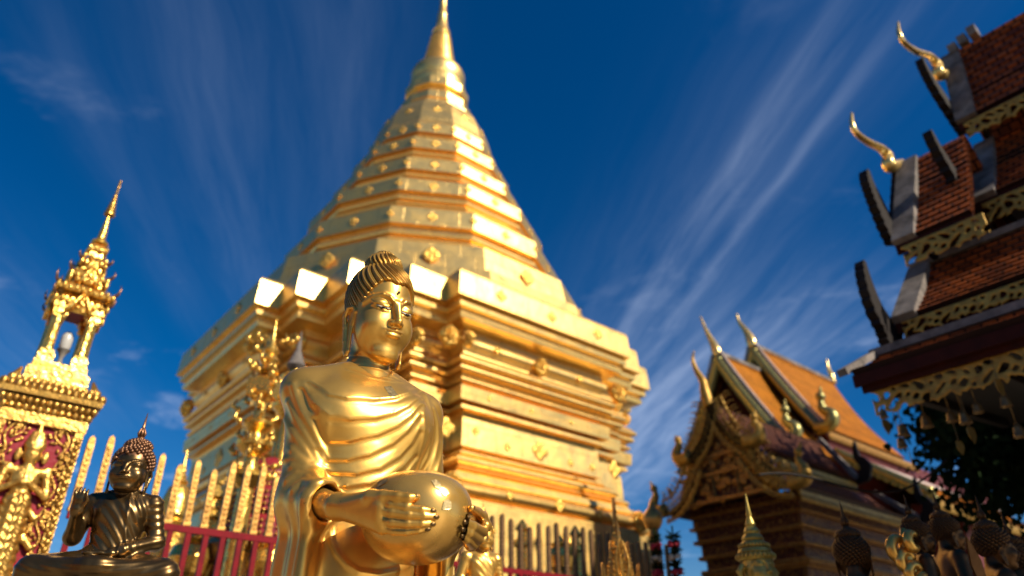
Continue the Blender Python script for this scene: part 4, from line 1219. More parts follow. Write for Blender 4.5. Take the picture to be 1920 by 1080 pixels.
for nm, s0, (ae, ze), (at, zt__), s1, rows in tiers:
    ac = {'porch_roof': 1.92, 'upper_roof': 2.9}.get(nm, AC+.5)
    if nm == 'upper_roof': at, zt__ = 2.9, 7.25
    slope(nm, b2(s0, ae, ze), b2(s1, ae, ze), b2(s1, at, zt__), b2(s0, at, zt__), M['tile_dark'], pav, rows, .06, .04, .022)
    slope(nm, b2(s0, MIR(ae, ac), ze), b2(s1, MIR(ae, ac), ze), b2(s1, MIR(at, ac), zt__), b2(s0, MIR(at, ac), zt__), M['tile_dark'], pav, rows, .06, .04, .022)
    # pale plaster verge along the gable edge, and a fascia under the eave
    w = .20 if nm != 'skirt_roof' else .10
    d_ = (b2(s0, at, zt__)-b2(s0, ae, ze)).normalized(); n_ = BD.cross(d_).normalized(); n_ = n_ if n_.z > 0 else -n_
    c_ = MB(); lo_, hi_ = b2(s0, ae, ze)-d_*.03+n_*.005, b2(s0, at, zt__)+n_*.005
    if nm == 'skirt_roof':                       # hipped end with its plaster ridge, and the ridge strip along the top
        c_.bar(b2(-.06, -.05, 2.36), b2(.0, .52, 2.67), .09, .06); c_.bar(b2(-.02, .52, 2.67), b2(S1, .52, 2.67), .09, .07)
    else:
        c_.hexa([lo_-BD*.015-n_*.03, lo_+BD*w-n_*.03, hi_+BD*w-n_*.03, hi_-BD*.015-n_*.03, lo_-BD*.015+n_*.045, lo_+BD*w+n_*.045, hi_+BD*w+n_*.045, hi_-BD*.015+n_*.045])
    if nm == 'lower_roof': c_.bar(b2(s0, at, zt__+.03), b2(s1, at, zt__+.03), .10, .07)
    c_.build('verge', M['verge'], pav)
    f_ = MB(); f_.bar(b2(s0-.01, ae+.01, ze-.085), b2(s1, ae+.01, ze-.085), .03, .10); f_.bar(b2(s0+.02, ae+.07, ze-.15), b2(s1, ae+.07, ze-.15), .03, .06)
    f_.build('fascia', M['dark_wood'], pav)
# fretwork valances under each eave
for nm, s0, a, z, L_, H_, k in (('fretwork', .06, .10, 2.36-.16-.24, 2.6, .25, 36), ('fretwork', .20, .79, 2.83, 2.2, .17, 42), ('fretwork', .34, .95, 3.90-.08-.25, .75, .25, 34), ('fretwork', .94, 1.69, 4.42-.08-.26, 1.6, .26, 34), ('fretwork', .94, 2.33, 5.86-.07-.24, 1.5, .24, 34)):
    V, Q = fretwork(L_, H_, .016, .0085, k, .7*a)
    o = np_mesh(nm, V, Q, M['fret'], pav); set_frame(o, b2(s0, a, z), BD, BD.cross(UP)*-1, UP)
# gable infill, soffits and the dark timber under the roofs
b = MB()
def pent(s, pts, th=.05): b.plate([(p[0], p[1]+CAMH) for p in pts], O2+BD*s, E1, UP, BD, th)
pent(.42, [(1.02,3.9),(2.82,3.9),(1.92,5.26)]); pent(1.02, [(1.78,4.42),(4.0,4.42),(3.0,5.68),(2.9,7.1),(2.8,5.68)]); pent(.34, [(.9,2.9),(4.6,2.9),(3.9,3.8),(1.7,3.8)])
b.hexa([b2(.12,.14,2.20), b2(S1,.14,2.20), b2(S1,3.0,2.50), b2(.12,3.0,2.50), b2(.12,.14,2.24), b2(S1,.14,2.24), b2(S1,3.0,2.54), b2(.12,3.0,2.54)])
b.hexa([b2(.5,1.78,2.70), b2(S1,1.78,2.70), b2(S1,3.0,2.72), b2(.5,3.0,2.72), b2(.5,1.78,4.0), b2(S1,1.78,4.0), b2(S1,3.0,3.9), b2(.5,3.0,3.9)])
for s_ in (.25, .9, 1.6, 2.4): b.bar(b2(s_,.14,2.15), b2(s_,2.6,2.42), .07, .09)
b.build('roof_timber', M['black_wood'], pav)
b = MB(); b.hexa([b2(1.05,1.25,-CAMH), b2(S1,1.25,-CAMH), b2(S1,3.6,-CAMH), b2(1.05,3.6,-CAMH), b2(1.05,1.25,2.3), b2(S1,1.25,2.3), b2(S1,3.6,2.5), b2(1.05,3.6,2.5)]); b.build('wall', M['dark_wood'], pav)
# horns on the roof corners and the gilded ridge finials
def horn_pts(px, s): return [g2(u, v, s) for u, v in px]
for px, s in (([(1679,668),(1662,620),(1640,580),(1622,530),(1613,492)], .08), ([(1678,458),(1660,420),(1640,375),(1627,345),(1621,322)], .24), ([(1848,418),(1815,380),(1785,330),(1755,280),(1738,247)], .84), ([(1806,246),(1785,215),(1755,170),(1735,135),(1724,112)], .84)):
    b = MB(); blade(b, horn_pts(px, s), [.26,.27,.23,.17,.11,.04], BD, .09, 12, .06, 1); o = b.build('horn', M['black_wood'], pav)
for px, s in (([(1682,640),(1690,600),(1700,560),(1714,515)], .10), ([(1675,455),(1676,400),(1679,340),(1682,305)], .24)):
    b = MB(); blade(b, horn_pts(px, s), [.07,.07,.07,.06], BD, .05, 12, .02, 1); b.build('bargeboard', M['black_wood'], pav)
for px, s in (([(1690,306),(1668,312),(1664,292),(1652,279),(1630,268),(1608,252),(1598,234),(1597,212)], .28), ([(1785,135),(1762,141),(1757,122),(1744,107),(1718,97),(1698,83),(1686,64),(1684,42)], .88)):
    P_ = horn_pts(px, s); b = MB(); b.tube(spline(P_, 40), [np.interp(t, [0,.12,.22,.35,.5,.7,.88,1], [.05,.075,.07,.052,.042,.034,.026,.012]) for t in np.linspace(0, 1, 40)], 10)
    q = spline(P_, 40); b.tube([q[17], q[17]-UP*.07-E1*.0, q[16]-UP*.10], [.03,.018,.004], 7)
    b.build('finial', M['horn'], pav, True)
b = MB()
for t in range(3): b.box(b2(1.05+.13*t, 2.9, 7.30+.05*t), (.05,.08,.07), (BD, E1, UP))
b.build('ridge_cap', M['verge'], pav)
# little bells and leaf clappers hanging along the eave
M['bell'] = metal('weathered_brass_bell', (.26,.16,.055), .40, (.13,.08,.035), 20, .1, .2, 60, .003, .6)
M['leaf_metal'] = metal('brass_leaf', (.38,.24,.07), .35, (.4,.27,.1), 20, .1, .2, 60, .003, .9)
def bell_thing(u, v, a, h, ztop, label, leaf=True, zleaf=.13):
    p = on_plane(u, v, O2+E1*a, E1); r = empty('eave_bell', p, rnd.uniform(0, 3), label, 'bell', 'bells hanging under the pavilion eave')
    b = MB(); b.lathe([(h*.06,h*.5),(h*.22,h*.47),(h*.33,h*.36),(h*.38,h*.1),(h*.42,-h*.25),(h*.50,-h*.5),(h*.46,-h*.5),(h*.30,-h*.2)], n=18); b.build('bell_body', M['bell'], r, 40)
    b = MB(); b.tube([(h*.12*math.cos(t), 0, h*.60+h*.12*math.sin(t)) for t in np.linspace(0, 6.28, 13)], h*.035, 6); L_ = max(.02, ztop+CAMH-p.z); b.tube([(0,0,h*.7), (0,0,L_)], .0035, 6); b.build('hook', M['bell'], r, True)
    if leaf:
        b = MB(); b.tube([(0,0,-h*.2), (0,0,-zleaf)], .0025, 5); b.build('clapper_wire', M['bell'], r)
        lf = [(0,-.115),(.022,-.085),(.036,-.05),(.034,-.018),(.018,0),(0,-.008),(-.018,0),(-.034,-.018),(-.036,-.05),(-.022,-.085)]
        b = MB(); b.plate(lf, (0,0,-zleaf), Vector((1,0,0)), UP, Vector((0,1,0)), .004); o = b.build('clapper_leaf', M['leaf_metal'], r); o.rotation_euler = (0, 0, rnd.uniform(0, 3))
    return r
where = ['at the left corner of the dark pavilion eave, highest of that corner', 'at the left corner of the dark pavilion eave, lowest of that corner', 'left of a pair of bells below the pavilion eave corner', 'second from the left along the pavilion fretwork', 'third from the left along the pavilion fretwork', 'beside the hanging heart shaped leaf under the fretwork', 'close under the fretwork between two leaves', 'bright one at the right end under the fretwork', 'bright one lowest at the right edge']
bl = [(1656,776,.12,.085,False),(1690,830,.35,.10,False),(1693,806,.30,.115,True),(1736,790,.30,.115,False),(1783,781,.30,.10,True),(1808,783,.22,.115,False),(1832,764,.22,.10,False),(1884,752,.14,.10,False),(1910,808,.24,.11,False)]
for (u, v, a, h, lf), w in zip(bl, where): bell_thing(u, v, a, h*.8, 2.16, 'small brass bell '+w, lf, .14+.05*((u*7) % 3))
for (u, v, a, w) in ((1874,722,.07,'flat against the gold fretwork'),(1662,797,.16,'pale one at the left corner of the eave'),(1822,812,.20,'below the bells under the fretwork')):
    p = on_plane(u, v, O2+E1*a, E1); r = empty('metal_leaf', p, R(20), 'heart shaped brass leaf pendant '+w, 'pendant', 'leaf pendants under the pavilion eave')
    b = MB(); b.plate([(x*1.15, z*1.15+.05) for x, z in [(0,-.115),(.022,-.085),(.036,-.05),(.034,-.018),(.018,0),(0,-.008),(-.018,0),(-.034,-.018),(-.036,-.05),(-.022,-.085)]], (0,0,0), Vector((1,0,0)), UP, Vector((0,1,0)), .004); b.build('leaf_blade', M['leaf_metal'], r)
    b = MB(); b.tube([(0,0,.04), (0,0,max(.06, 2.16+CAMH-p.z))], .003, 5); b.build('wire', M['bell'], r)

# ------------------------------------------------------------------ the prayer hall with its porch
O1 = Vector((4.52, 11.0, 0))
hall = empty('prayer_hall', (0,0,0), 0, 'ornate prayer hall with orange tile roofs, gold openwork bargeboards and carved gable', 'temple hall')
def g1(u, v, q):
    p = on_plane(u, v, O1+E1*q, E1); d = p-O1
    return (d.dot(E2), p.z)
def h1(q, s, z): return O1 + E1*q + E2*s + UP*z
def eave_q(u, v, s): return (on_plane(u, v, O1+E2*s, E2)-O1).dot(E1)
def openwork(path, w, name, mat, q, comb=True, horn=None, spikes=14, rail=.021, flame=None):
    """carved bargeboard: two rails, a lattice of rings between them, a comb of flames on the upper side, upturned end"""
    b = MB(); P_ = spline([h1(q, s, z) for s, z in path], 30); m = 30
    T = [(P_[min(k+1, m-1)]-P_[max(k-1, 0)]).normalized() for k in range(m)]
    S_ = [E1.cross(t).normalized() for t in T]; S_ = [x if x.z > 0 else -x for x in S_]
    top = [P_[k]+S_[k]*w/2 for k in range(m)]; bot = [P_[k]-S_[k]*w/2 for k in range(m)]
    b.tube(top, rail, 6); b.tube(bot, rail*1.15, 6); b.tube([p-S_[k]*rail*2.2-E1*.01 for k, p in enumerate(bot)], rail*.6, 5)
    for k in range(0, m-3, 3):
        b.tube([bot[k], P_[k+1], top[k+3]], rail*.55, 5); b.tube([top[k], P_[k+1], bot[k+3]], rail*.55, 5)
        c_ = P_[k+1]; r_ = w*.20
        b.tube([c_+T[k+1]*(r_*math.cos(a))+S_[k+1]*(r_*math.sin(a)) for a in np.linspace(0, 6.283, 11)], rail*.5, 5)
    if comb:
        L_ = sum((P_[k+1]-P_[k]).length for k in range(m-1))
        for k in range(spikes):
            i = int((k+.5)/spikes*(m-1)); c_ = top[i]; h_ = w*.55
            b.tube([c_, c_+S_[i]*h_*.6-T[i]*h_*.15, c_+S_[i]*h_+T[i]*h_*.05], [rail*.9, rail*.7, rail*.15], 5)
    if horn:
        H_ = spline([h1(q, s, z) for s, z in horn], 20)
        b.tube(H_, [np.interp(t, [0,.3,.7,1], [w*.36,w*.34,w*.17,.012]) for t in np.linspace(0, 1, 20)], 8)
        for k in range(4, 19, 3): b.ball(H_[k], (w*.20, w*.20, w*.22), 6, 4)
    return b.build(name, mat, hall, True)
def mirror(path, sm): return [(2*sm-s, z) for s, z in path]
qp = 0.0
sA, zA = g1(1331, 748, qp)
upR = [g1(u, v, qp) for u, v in ((1336,752),(1352,785),(1375,815),(1402,832))]
upH = [g1(u, v, qp) for u, v in ((1398,828),(1420,822),(1424,805),(1413,790),(1416,770))]
loR = [g1(u, v, qp) for u, v in ((1400,848),(1425,880),(1455,902),(1488,905))]
loH = [g1(u, v, qp) for u, v in ((1484,903),(1507,898),(1509,880),(1496,860),(1502,828))]
for pth, hn, w, sp2 in ((upR, upH, .36, 11), (loR, loH, .36, 11)):
    openwork(pth, w, 'bargeboard', M['fret'], qp, True, hn, sp2); openwork(mirror(pth, sA), w, 'bargeboard', M['fret'], qp, True, mirror(hn, sA), sp2)
def finial(px, q, rad, name='ridge_finial', mat=None):
    P_ = spline([h1(q, *g1(u, v, q)) for u, v in px], 28); b = MB()
    b.tube(P_, [np.interp(t, [0,.15,.35,.6,1], [rad*.8,rad,rad*.75,rad*.5,rad*.12]) for t in np.linspace(0, 1, 28)], 9); return b.build(name, mat or M['horn'], hall, True)
finial([(1330,762),(1322,735),(1318,715),(1306,695),(1299,675),(1301,658)], qp, .10, mat=M['fret'])
# porch roofs, running back along E1
s_ue, z_ue = upR[-1]; s_le, z_le = loR[-1]
q_ue = 3.6; q_le = 4.25
for mfn in (lambda s: s, lambda s: 2*sA-s):
    slope('porch_roof', h1(-.05, mfn(s_ue), z_ue-.02), h1(q_ue, mfn(s_ue), z_ue-.02), h1(q_ue, sA, zA-.08), h1(-.05, sA, zA-.08), M['tile_brown'], hall, 16, .07, .10)
    slope('porch_roof', h1(.08, mfn(s_le), z_le-.02), h1(q_le, mfn(s_le), z_le-.02), h1(q_le, mfn(loR[0][0]+.1), loR[0][1]-.05), h1(.08, mfn(loR[0][0]+.1), loR[0][1]-.05), M['tile_brown'], hall, 12, .07, .08)
def fringe(q0, q1, s, z, n, r, mat, name='eave_fringe'):
    b = MB(); b.bar(h1(q0, s, z), h1(q1, s, z), .05, .07)
    for k in range(n):
        q = q0+(q1-q0)*(k+.5)/n; b.ball(h1(q, s-.012, z-.07), ((q1-q0)/n*.45, .025, r), 6, 4, (E1, E2, UP))
    b.build(name, mat, hall, 40)
fringe(.1, q_ue, s_ue+.05, z_ue-.10, 46, .075, M['fret']); fringe(.2, q_le, s_le+.05, z_le-.10, 56, .075, M['fret'])
b = MB(); b.bar(h1(q_ue+.05, s_ue, z_ue+.03), h1(q_ue+.05, sA, zA), .10, .10); b.bar(h1(q_le+.05, s_le, z_le+.03), h1(q_le+.05, loR[0][0], loR[0][1]), .10, .10); b.build('verge', M['verge'], hall)
for (q, s, z, hgt) in ((q_ue+.05, s_ue, z_ue, .75), (q_le+.05, s_le, z_le, .8)):
    b = MB(); blade(b, [h1(q, s+.12, z+.0), h1(q, s-.12, z+.05), h1(q, s-.20, z+.25), h1(q, s-.08, z+.45), h1(q, s-.10, z+hgt)], [.10,.20,.20,.12,.02], E1, .08, 6, .03); b.build('horn', M['black_wood'], hall)
# gable field: stepped relief panels
zb_ = loR[-1][1]
b = MB(); b.plate([(s_ue-.0, z_ue), (2*sA-s_ue, z_ue), (sA, zA-.2)], O1+E1*.16, E2, UP, E1, .10)
b.plate([(s_le+.15, z_le), (2*sA-s_le-.15, z_le), (2*sA-s_ue, z_ue+.15), (s_ue, z_ue+.15)], O1+E1*.20, E2, UP, E1, .10); b.build('gable', M['carved'], hall)
b = MB()
for zz in (z_ue-.02, z_ue-.32, z_le+.02): b.bar(h1(.10, s_le+.35, zz), h1(.10, 2*sA-s_le-.35, zz), .10, .055)
for ds in (.25, .72): 
    for sg in (-1, 1): b.bar(h1(.10, sA+sg*ds, z_le+.05), h1(.10, sA+sg*ds, z_ue-.05), .06, .05)
rr = random.Random(3)
for k in range(150):
    ds = rr.uniform(-1, 1); zz = rr.uniform(z_le, zA-.4); lim = np.interp(zz, [z_le, z_ue, zA], [abs(s_le-sA)-.2, abs(s_ue-sA)+.05, .0])
    b.ball(h1(.11, sA+ds*lim, zz), (.03,.055+rr.random()*.03,.05+rr.random()*.03), 6, 4, (E1, E2, UP))
b.build('gable_carving', M['gold_old'], hall, 40)
# corbelled entablature and body
hs_ = abs(s_le-sA)-.22
zt0 = z_le+.02
lay = [(.0,.10,.13),(.02,.05,.05),(-.02,.15,.13),(.03,.05,.05),(-.05,.17,.14),(.0,.06,.05),(-.09,.20,.16),(-.04,.06,.05),(-.13,.17,.14),(-.05,.09,.06),(-.10,.05,.05),(-.17,.10,.1),(-.20,.62,.5),(-.16,.08,.06)]
z = zt0
for i, (off, h, _) in enumerate(lay):
    b = MB(); r_ = hs_+off
    b.hexa([h1(.45-off, sA-r_, z-h), h1(5, sA-r_, z-h), h1(5, sA+r_, z-h), h1(.45-off, sA+r_, z-h), h1(.45-off, sA-r_, z), h1(5, sA-r_, z), h1(5, sA+r_, z), h1(.45-off, sA+r_, z)])
    if h < .1:
        n = 60
        for k in range(n):
            b.ball(h1(.45-off-.005, sA-r_+2*r_*(k+.5)/n, z-h*.5), (.02,r_/n*.8,h*.42), 6, 4, (E1, E2, UP))
            b.ball(h1(.45-off+4*(k+.5)/n, sA-r_-.005, z-h*.5), (4/n*.42,.02,h*.42), 6, 4, (E1, E2, UP))
    b.build('carved_band' if h < .5 else 'wall_panel', M['gold_old'] if h < .1 else (M['carved'] if h > .5 else M['carved_fine']), hall); z -= h
zp = zt0 - sum(l[1] for l in lay[:12])
b = MB(); r_ = hs_-.20
for k in range(7):
    c_ = sA-r_+2*r_*(k+.5)/7; w_ = r_/7*.86
    for sg in (-1, 1):
        b.bar(h1(.635, c_-sg*w_, zp-.60), h1(.635, c_+sg*w_, zp-.02), .03, .03)
    b.ball(h1(.64, c_, zp-.31), (.03,w_*.42,.17), 8, 6, (E1, E2, UP))
b.build('lattice', M['gold_old'], hall)
b = MB(); r_ = hs_-.22; b.hexa([h1(.68, sA-r_, 0), h1(5, sA-r_, 0), h1(5, sA+r_, 0), h1(.68, sA+r_, 0), h1(.68, sA-r_, z), h1(5, sA-r_, z), h1(5, sA+r_, z), h1(.68, sA+r_, z)]); b.build('wall', M['carved'], hall)
# the two tall orange roofs of the hall
qa, qb = 4.4, 6.4
sa_, za_ = g1(1346, 664, qa); sb_, zb2 = g1(1412, 649, qb)
ea = g1(1455, 797, qa); eb = g1(1545, 800, qb)
def ext(p0, p1, k): return (p0[0]+(p1[0]-p0[0])*k, p0[1]+(p1[1]-p0[1])*k)
ea = ext((sa_, za_), ea, 1.22)
q_b1 = eave_q(1560, 714, sb_)
for (s0, z0_, e, q0, q1) in ((sa_, za_, ea, qa, qb+.1), (sb_, zb2, eb, qb, q_b1)):
    for mfn in (lambda s: s, lambda s: 2*s0-s):
        slope('main_roof', h1(q0, mfn(e[0]), e[1]), h1(q1, mfn(e[0]), e[1]), h1(q1, s0, z0_), h1(q0, s0, z0_), M['tile_orange'], hall, 26, .08, .14, .012)
    b = MB(); b.bar(h1(q0-.02, s0, z0_+.04), h1(q1, s0, z0_+.04), .12, .10); b.build('ridge_cap', M['verge'], hall)
    b = MB(); b.plate([(e[0]+.05, e[1]), (2*s0-e[0]-.05, e[1]), (s0, z0_-.12)], O1+E1*(q0+.30), E2, UP, E1, .06); b.build('gable', M['dark_wood'], hall)
    for mfn in (lambda s: s, lambda s: 2*s0-s):
        pth = [(mfn(s), z-.02) for s, z in (ext((s0, z0_), e, .02), ext((s0, z0_-.08), (e[0], e[1]-.06), .35), ext((s0, z0_-.08), (e[0], e[1]-.06), .7), ext((s0, z0_), e, 1.02))]
        b = MB(); P_ = spline([h1(q0-.04, s, z) for s, z in pth], 30)
        nrm = (P_[-1]-P_[0]).normalized().cross(E1); nrm = nrm if nrm.z > 0 else -nrm
        b.tube([p-nrm*.09 for p in P_], .15, 6); o = b.build('bargeboard', M['glass_mosaic'], hall, True)
        b = MB(); b.tube([p+nrm*.09 for p in P_], .038, 6)
        for k in range(0, 30): b.ball(P_[k]+nrm*.12-E1*.02, .045, 6, 4)
        b.build('bargeboard_trim', M['white_trim'], hall, True)
finial([(1347,668),(1340,650),(1332,635),(1322,615),(1313,593)], qa, .13); finial([(1413,652),(1406,634),(1398,620),(1386,604),(1381,588)], qb, .15)
b = MB(); P_ = spline([h1(q_b1, sb_, zb2), h1(q_b1+.06, sb_, zb2+.25), h1(q_b1-.05, sb_, zb2+.5), h1(q_b1-.02, sb_, zb2+.8)], 20); b.tube(P_, [np.interp(t, [0,.4,1], [.13,.08,.015]) for t in np.linspace(0, 1, 20)], 8); b.build('ridge_finial', M['horn'], hall, True)
# green and gold ends of the bargeboards
for (s, z, q, k) in ((eb[0], eb[1], qb, 1.35), (ea[0]+.05, ea[1]+.1, qa, 1.2)):
    b = MB(); H_ = spline([h1(q-.05, s+.15*k, z+.02), h1(q-.05, s-.12*k, z-.02), h1(q-.05, s-.22*k, z+.15*k), h1(q-.05, s-.06*k, z+.35*k), h1(q-.05, s-.12*k, z+.75*k)], 24)
    b.tube(H_, [np.interp(t, [0,.4,.7,1], [.12*k,.13*k,.09*k,.015]) for t in np.linspace(0, 1, 24)], 8)
    for j in range(5, 23, 3): b.ball(H_[j], .10*k, 6, 4)
    b.build('naga_end', M['glass_mosaic'], hall, True)
# lower aisle roofs of the hall to the right, eaves and walls
fringe(qb+.2, q_b1+.8, eb[0]+.03, eb[1]-.10, 60, .11, M['picket'])
sC0, zC0 = eb[0]-.02, eb[1]-.6
pC = (eb[0]-2.0, eb[1]-2.0)
slope('aisle_roof', h1(qb+.3, *pC), h1(18, *pC), h1(18, sC0+.1, zC0), h1(qb+.3, sC0+.1, zC0), M['tile_orange'], hall, 18, .08, .10, .012)
b = MB(); b.bar(h1(qb+.25, sC0+.05, zC0+.05), h1(18, sC0+.05, zC0+.05), .10, .07); b.build('roof_trim', M['white_trim'], hall)
b = MB(); b.hexa([h1(qb+.3, sC0+.15, 0), h1(18, sC0+.15, 0), h1(18, sC0+1.2, 0), h1(qb+.3, sC0+1.2, 0), h1(qb+.3, sC0+.15, eb[1]-.05), h1(18, sC0+.15, eb[1]-.05), h1(18, sC0+1.2, eb[1]-.05), h1(qb+.3, sC0+1.2, eb[1]-.05)]); b.build('wall', M['red_wall'], hall)
fringe(qb+.4, 18, pC[0]+.05, pC[1]-.12, 130, .12, M['fret'])
b = MB(); b.hexa([h1(9.0, pC[0]+.45, 0), h1(18, pC[0]+.45, 0), h1(18, pC[0]+1.5, 0), h1(9.0, pC[0]+1.5, 0), h1(9.0, pC[0]+.45, pC[1]+.15), h1(18, pC[0]+.45, pC[1]+.15), h1(18, pC[0]+1.5, pC[1]+.4), h1(9.0, pC[0]+1.5, pC[1]+.4)]); b.build('wall', M['red_wall'], hall)
b = MB(); P_ = [h1(qb+.22, *ext((sC0, zC0), pC, t)) for t in np.linspace(0, 1, 14)]; b.tube(P_, .13, 6); 
for k in range(14): b.ball(P_[k]-UP*.12, (.10,.08,.10), 6, 4)
b.build('bargeboard', M['glass_mosaic'], hall, True)
# ------------------------------------------------------------------ smaller statues and offerings around
LO, LOH, LOF, _ = seated_mesh((.84,.78,.66), False, .0065)
def mesh_of(o): d = o.data; bpy.data.objects.remove(o); return d
me_body = mesh_of(np_mesh('body', LO[0], LO[1], None)); me_hair = mesh_of(LOH.build('hair', None, None, True)); me_flame = mesh_of(LOF.build('flame', None, None, True))
def small_buddha(u, v, t, rz, k, mats, label, ped=True, group=None):
    """v marks the chin; the figure sits below it"""
    p = U(u, v, t); r = empty('small_buddha', (p.x, p.y, 0), R(rz), label, 'statue', group)
    zz = p.z-.42*k
    for nm, me, m in (('body', me_body, mats[0]), ('hair', me_hair, mats[1]), ('flame', me_flame, mats[1])):
        d = me.copy(); d.materials.clear(); d.materials.append(m)
        o = bpy.data.objects.new(nm, d); col.objects.link(o); o.parent = r; o.location = (0, 0, zz); o.scale = (k, k, k)
    b = MB(); w = .30*k; b.lathe([(w,0),(w,.3),(w*.8,.36),(w*.8,zz-.14),(w*1.1,zz-.09),(w*1.15,zz-.01),(w,zz+.003)], n=28); b.build('pedestal', M['stone'], r, 40)
    return r
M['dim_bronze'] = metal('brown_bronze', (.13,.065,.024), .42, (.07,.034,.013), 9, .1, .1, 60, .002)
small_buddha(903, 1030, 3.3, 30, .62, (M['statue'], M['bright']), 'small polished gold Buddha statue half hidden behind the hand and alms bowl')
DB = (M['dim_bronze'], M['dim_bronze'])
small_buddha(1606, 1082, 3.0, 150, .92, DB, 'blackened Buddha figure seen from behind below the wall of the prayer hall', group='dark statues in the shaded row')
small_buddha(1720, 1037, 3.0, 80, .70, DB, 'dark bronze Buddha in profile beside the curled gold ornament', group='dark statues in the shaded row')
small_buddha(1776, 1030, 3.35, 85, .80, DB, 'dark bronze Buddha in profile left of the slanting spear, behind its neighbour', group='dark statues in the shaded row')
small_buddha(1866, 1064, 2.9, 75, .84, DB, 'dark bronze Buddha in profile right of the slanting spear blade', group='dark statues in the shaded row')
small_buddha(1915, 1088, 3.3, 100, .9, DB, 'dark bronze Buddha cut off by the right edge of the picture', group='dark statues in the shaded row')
# crowned deity in old gold
p = U(1422, 1078, 3.3)
dt = empty('crowned_statue', (p.x, p.y, 0), R(18), 'old gold deity statue with a tall tiered pointed crown', 'statue')
KD = .9
def cd_body(P):
    d = head_skin(((P-V3(0,-.02,0))/V3(.85,.8,.8)).astype(f32))*.8
    d = smin(d, cone(P, (0,.0,-.08), (0,0,-.19), .042, .05), .01)
    d = smin(d, cone(P, (-.12,0,-.22), (.12,0,-.22), .05, .05), .04)
    d = smin(d, ell(P, (0,0,-.34), (.11,.075,.16)), .04)
    for s in (-1, 1): d = smin(d, chain(P, [(s*.14,0,-.23), (s*.18,.0,-.42), (s*.03,-.11,-.34)], [.042,.036,.022], .01), .015)
    return d
V, Q = surface(cd_body, (-.25,-.16,-.5), (.25,.12,.13), .006); V = V*KD; V[:, 2] += p.z+.03
M['olive_gold'] = metal('olive_old_gold', (.52,.38,.08), .34, (.34,.22,.04), 9, .1, .15, 60, .003, .5)
np_mesh('body', V, Q, M['olive_gold'], dt)
b = MB(); zc_ = p.z+.03+.03
pr = [(.086,0),(.094,.012),(.088,.024),(.080,.026),(.086,.036),(.078,.052),(.066,.056),(.072,.066),(.062,.082),(.050,.088),(.056,.098),(.046,.114),(.036,.120),(.041,.13),(.031,.148),(.022,.155),(.026,.163),(.018,.185),(.012,.20),(.015,.207),(.008,.25),(.0025,.31)]
b.lathe([(r*.92, z) for r, z in pr], (0,.0,zc_), 28)
for k in range(26):
    a = 2*math.pi*k/26; b.ball((.084*math.cos(a), .084*math.sin(a), zc_+.018), (.010,.010,.013), 6, 4); b.ball((.066*math.cos(a), .066*math.sin(a), zc_+.066), (.008,.008,.011), 6, 4)
for s in (-1, 1): b.tube([(s*.076,.0,zc_-.02), (s*.098,.0,zc_-.05), (s*.088,-.0,zc_-.09)], [.012,.016,.004], 8)
b.build('crown', M['olive_gold'], dt, 40)
b = MB(); b.lathe([(.24,0),(.24,.4),(.18,.5),(.16,p.z-.55),(.2,p.z-.44),(.12,p.z-.40)], n=28); b.build('pedestal', M['stone'], dt, 40)
# flame shaped gilded ornament
p = U(1166, 1110, 3.9)
fl = empty('flame_ornament', (p.x, p.y, 0), R(14), 'gilded flame shaped leaf ornament standing before the dark pickets', 'ornament')
b = MB(); Yv = Vector((0,1,0)); rr = random.Random(9)
def leaf(b, base, tip, w, bend, th=.02, n=14):
    base, tip = Vector(base), Vector(tip); ax = tip-base; sd = Vector((ax.z, 0, -ax.x)).normalized()
    cen = [base+ax*(k/n)+sd*bend*math.sin(math.pi*.5*k/n)*(k/n) for k in range(n+1)]
    wd_ = [w*(.55+.45*math.sin(math.pi*min(1, k/n*1.25)))*(1-(k/n)**2.2)+.002 for k in range(n+1)]
    vs = []
    for c, x in zip(cen, wd_): vs += [c-sd*x, c-Yv*th, c+sd*x, c+Yv*th]
    fs = [(4*k+j, 4*k+(j+1) % 4, 4*k+4+(j+1) % 4, 4*k+4+j) for k in range(n) for j in range(4)]
    b.add(vs, fs+[(0,1,2,3), (4*n+3,4*n+2,4*n+1,4*n)])
    for _ in range(int(ax.length*420)):
        k = rr.randrange(1, n); b.ball(cen[k]+sd*rr.uniform(-.8,.8)*wd_[k]-Yv*th*.55, (.006,.005,.007), 5, 3)
z = p.z
leaf(b, (0,0,z-.05), (-.035,0,z+.50), .048, .02, .03)
for s in (-1, 1):
    leaf(b, (s*.045,.004,z-.05), (s*.080,0,z+.26), .034, -s*.03, .022); leaf(b, (s*.085,.008,z-.06), (s*.135,0,z+.14), .028, -s*.03, .02); leaf(b, (s*.11,.01,z-.12), (s*.20,0,z+.02), .026, -s*.03, .02)
    b.tube(spline([(s*.01,-.03,z+.26), (s*.035,-.035,z+.17), (s*.03,-.04,z+.09), (0,-.04,z+.05)], 12), .006, 6)
b.build('flame_leaf', M['relief'], fl, 40)
b = MB(); b.lathe([(.16,0),(.16,.3),(.09,.4),(.08,z-.2),(.14,z-.1),(.10,z-.04)], n=24); b.build('stand', M['relief'], fl, 40)
